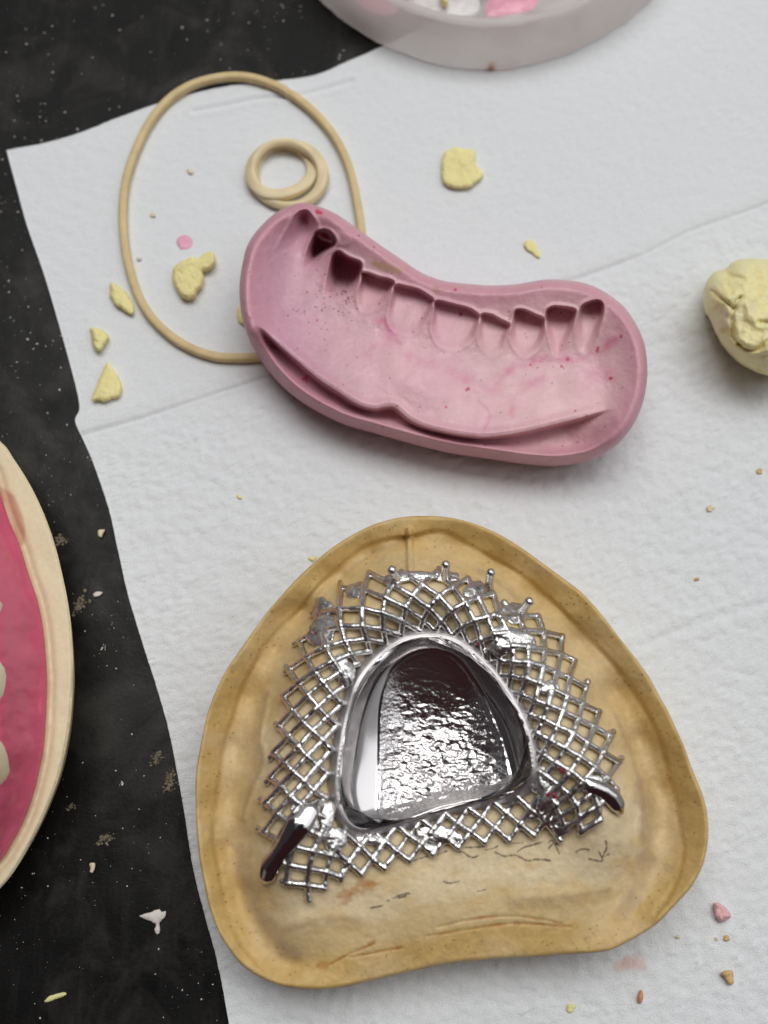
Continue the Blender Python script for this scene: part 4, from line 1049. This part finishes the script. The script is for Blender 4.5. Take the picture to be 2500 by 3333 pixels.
# ------------------------------------------------------------------ cream model with wax denture (left edge)
ZTOPM = 1.0
oe = ZE([(0, 120), (60, 198), (130, 308), (190, 430), (238, 560), (276, 700), (302, 830), (318, 960), (326, 1100), (323, 1250), (310, 1400), (282, 1550), (245, 1680), (190, 1815), (125, 1945), (60, 2056), (0, 2130), (-160, 2280), (-400, 2400), (-800, 2420), (-1150, 2250), (-1350, 1850), (-1420, 1300), (-1380, 800), (-1200, 320), (-900, 0), (-500, -100), (-200, -30)])
oe = resample(catmull(oe, 5), 10)
we = resample(catmull(ZE([(-40, 240), (0, 345), (40, 470), (90, 590), (130, 720), (168, 830), (193, 950), (204, 1050), (213, 1200), (208, 1350), (198, 1500), (178, 1600), (150, 1715), (110, 1825), (60, 1920), (0, 2010), (-150, 2140), (-400, 2230), (-800, 2220), (-1100, 2060), (-1240, 1750), (-1290, 1300), (-1240, 850), (-1080, 430), (-800, 150), (-450, 60), (-180, 110)]), 5), 8)
def mod_z(P, sd):
    d, _, _ = sdf(P, we)
    z = ZTOPM + .02 * fbm(P[:, 0] / 120, P[:, 1] / 120, 2, 4.) - .06 * np.exp(-((d + 14) / 12) ** 2)
    z -= .05 * (1 - np.clip(sd / 8, 0, 1)) ** 2
    return z + .004 * fbm(P[:, 0] / 20, P[:, 1] / 20, 3, 1.)
def mod_col(P, sd, z):
    c = np.tile(lin(228, 214, 178), (len(P), 1))
    d, _, _ = sdf(P, we); L = ZE([(0, 350), (45, 380), (75, 450), (90, 520), (85, 570)])
    dd, _, _ = seg_dist(P, L, False)
    m = (.8 * sstep(24, 12, dd))[:, None]; c = c * (1 - m) + lin(196, 142, 112) * m
    m = (.5 * sstep(14, 2, np.abs(d + 4) + 8 * fbm(P[:, 0] / 22, P[:, 1] / 22, 3, 4.)))[:, None]; c = c * (1 - m) + lin(190, 150, 118) * m
    return c
V, F, C = heightfield(oe, 5, mod_z, [(-.004, .95), (.08, .6), (.22, .06), (.26, .004)], mod_col)
tag(make('stone_model', V, F, M['cream'], cols=C), 'cream stone dental model at the left edge under pink wax', 'dental model')
wd = empty('wax_denture', (*unproj(-400, 2150, 1.0)[:2], 1.0)); tag(wd, 'pink wax try-in denture with cream teeth on the cream model', 'wax denture')
def wax_z(P, sd):
    z = ZTOPM + .02 + .85 * sstep(0, 190, sd) ** .8 + .06 * sstep(0, 14, sd)
    z += .05 * fbm(P[:, 0] / 70, P[:, 1] / 70, 2, 9.) * sstep(0, 60, sd) + .006 * fbm(P[:, 0] / 14, P[:, 1] / 14, 2, 2.)
    return z - .8 * sstep(240, 420, sd)
V, F, _ = heightfield(we, 5, wax_z, [(.02, ZTOPM - .03)])
make('wax_base', V, F, M['wax'], wd)
arch = [(-22, 1975, 45, 42), (-20, 2226, 62, 96), (-22, 2482, 60, 84), (-110, 2650, 70, 70), (-260, 2770, 80, 66), (-90, 1780, 50, 70), (-190, 1620, 60, 64), (-330, 1530, 70, 56)]
for k, (x, y, rx, ry) in enumerate(arch):
    z0 = 1.62; P = unproj(x - 36, y, z0 + .3); kk = 1 / 240
    V, F = ellipsoid((0, 0, 0), np.eye(3), 24, 16)
    V = np.sign(V) * np.abs(V) ** .8
    V = V * np.array([rx * kk, ry * kk, .55]); V[:, 2] += .04 * np.cos(V[:, 0] / (rx * kk) * 3) * (V[:, 2] > 0.2)
    make('tooth', V + P - np.array([0, 0, .25]), F, M['tooth'], wd)

# ------------------------------------------------------------------ silicone dish (top)
bp = unproj(*ZT([(60, 5), (120, 70), (200, 135), (300, 180), (400, 218), (500, 240), (620, 248), (740, 242), (860, 220), (980, 180), (1080, 130), (1180, 65), (1250, 0)]).T, .12)[:, :2]
Am = np.hstack([2 * bp, np.ones((len(bp), 1))]); sol = np.linalg.lstsq(Am, (bp ** 2).sum(1), rcond=None)[0]
DC = sol[:2]; DR = math.sqrt(sol[2] + DC @ DC)
prof = [(0, .10), (DR * .5, .10), (DR - .25, .10), (DR - .05, .11), (DR, .16), (DR + .0, .22), (DR - .03, .45), (DR - .07, .75), (DR - .10, 1.02), (DR - .13, 1.10), (DR - .19, 1.13), (DR - .26, 1.10), (DR - .30, 1.0), (DR - .36, .8), (DR - .5, .62), (DR - .8, .52), (DR * .5, .48), (0, .48)]
NA = 220; Vd = []
for i, (r_, z_) in enumerate(prof):
    for k in range(NA):
        a = 2 * math.pi * k / NA
        w = 1 + .006 * math.sin(3 * a + 1) + .004 * math.sin(7 * a)
        rag = (.035 * float(fbm(np.array([a * 22.]), np.array([i * .4]), 3, 2.)[0]) if 3 <= i <= 5 else .008 * float(fbm(np.array([a * 12.]), np.array([i * .7]), 2, 2.)[0]))
        Vd.append((DC[0] + (r_ * w + (rag if r_ > 0 else 0)) * math.cos(a), DC[1] + (r_ * w + (rag if r_ > 0 else 0)) * math.sin(a), z_ + (.02 * math.sin(2 * a + .4) if 8 <= i <= 12 else 0)))
Fd = []
for i in range(len(prof) - 1):
    for k in range(NA):
        l = (k + 1) % NA; Fd.append((i * NA + k, i * NA + l, (i + 1) * NA + l, (i + 1) * NA + k))
dish = empty('silicone_dish', (DC[0], DC[1], .1)); tag(dish, 'frosted translucent silicone mixing dish with pink residue at the top edge', 'mixing dish')
make('bowl', np.array(Vd), np.array(Fd), M['dish'], dish)
def residue(pts, thick, m_, seed, zb=.50):
    q = resample(catmull(pts, 5), 6)
    def zf(P, sd): return zb + .4 * thick * sstep(0, 26, sd) * (1 + .5 * fbm(P[:, 0] / 22, P[:, 1] / 22, 3, seed)) + .01
    V, F, _ = heightfield(q, 5, zf, [(.01, zb)])
    make('residue', V, F, m_, dish)
residue(ZT([(640, 60), (660, -20), (740, -60), (820, -30), (830, 20), (780, 50), (720, 62)]), .10, M['dishpink'], 3.)
residue(ZT([(150, -20), (230, -60), (300, -20), (330, 30), (290, 55), (220, 40)]), .08, M['dishpink'], 5.)
residue(ZT([(700, 70), (740, 45), (790, 60), (790, 85), (740, 95), (708, 88)]), .14, M['dishwhite'], 7.)
residue(ZT([(340, 20), (480, -40), (600, -20), (620, 40), (560, 70), (430, 62)]), .07, M['dishwhite'], 9.)
residue(ZT([(850, 40), (950, -20), (1060, -60), (1000, 20), (900, 65)]), .06, M['dishwhite'], 11.)
q = ZT([(494, 4)])[0]
V, F, _ = heightfield(resample(catmull(ZT([(480, -25), (500, -30), (508, 8), (495, 14), (484, 8)]), 4), 3), 2.2, lambda P, sd: .66 + .12 * np.clip(sd / 8, 0, 1), [(.01, .58)])
tag(make('putty_crumb', V, F, M['yellow']), 'yellow putty crumb stuck inside the frosted dish', 'putty crumb')
P = unproj(*ZT([(664, 234)])[0], .2)
V, F = ellipsoid(P, np.diag([.075, .06, .07]), 12, 8); V += .035 * fbm(V[:, 0] * 18, V[:, 1] * 18, 3, 4.)[:, None]
tag(make('rust_crumb', V, F, M['orange_bit']), 'orange-brown crumb stuck to the foot of the frosted dish', 'crumb')

# ------------------------------------------------------------------ camera, light, world
cam = bpy.data.cameras.new('camera'); co = bpy.data.objects.new('camera', cam); COL.objects.link(co)
cam.sensor_fit = 'VERTICAL'; cam.sensor_height = 24; cam.sensor_width = 18
cam.lens = 12 / TV
cam.clip_start = .005; cam.clip_end = 50
co.location = Vector(CAM * S); co.rotation_euler = (PITCH, 0, 0)
cam.dof.use_dof = True
cam.dof.focus_distance = .149
cam.dof.aperture_fstop = cam.lens / 2.4       # entrance pupil about 2.4 mm
scn.camera = co

def area(name, loc, target, sx, sy, power, col):
    l = bpy.data.lights.new(name, 'AREA'); l.shape = 'RECTANGLE'; l.size = sx; l.size_y = sy; l.energy = power; l.color = col
    o = bpy.data.objects.new(name, l); COL.objects.link(o); o.location = loc
    o.rotation_euler = (Vector(target) - Vector(loc)).to_track_quat('-Z', 'Y').to_euler(); return o
area('ceiling_lamp', (.05, .42, 1.25), (0, 0, 0), 1.1, .55, 9.4, (1, .985, .96))
area('ceiling_lamp', (1.0, .1, 1.2), (0, 0, 0), .75, 1.2, 2.8, (.96, .97, 1))

w = bpy.data.worlds.new('World'); scn.world = w; w.use_nodes = True
nt = w.node_tree; bg = nt.nodes['Background']
tc_ = nt.nodes.new('ShaderNodeTexCoord')
def wdot(d):
    v = Vector(d).normalized(); n = nt.nodes.new('ShaderNodeVectorMath'); n.operation = 'DOT_PRODUCT'
    nt.links.new(tc_.outputs['Generated'], n.inputs[0]); n.inputs[1].default_value = v; return n.outputs['Value']
room = ramp(nt, mapr(nt, wdot((0, 0, 1)), -1, 1, 0, 1), [(0, (.10, .10, .10)), (.5, (.20, .20, .20)), (.75, (.55, .55, .56)), (1, (.95, .95, .95))])
person = ramp(nt, mapr(nt, wdot((.04, -.80, .60)), -1, 1, 0, 1), [(.84, (0, 0, 0)), (.88, (1, 1, 1))])
dim = ramp(nt, mapr(nt, wdot((-.80, -.05, .60)), -1, 1, 0, 1), [(.84, (0, 0, 0)), (.90, (1, 1, 1))])
room = mixc(nt, room, (.07, .065, .075), dim)
c = mixc(nt, room, (.055, .022, .024), person)
phone = ramp(nt, mapr(nt, wdot((.0, -.12, 1)), -1, 1, 0, 1), [(.985, (0, 0, 0)), (.992, (1, 1, 1))])
c = mixc(nt, c, (.02, .025, .03), phone)
nt.links.new(c, bg.inputs['Color']); bg.inputs['Strength'].default_value = .62

scn.view_settings.view_transform = 'Standard'; scn.view_settings.look = 'None'
scn.view_settings.exposure = .13; scn.view_settings.gamma = 1; scn.view_settings.use_curve_mapping = False
scn.cycles.max_bounces = 8; scn.cycles.use_denoising = True
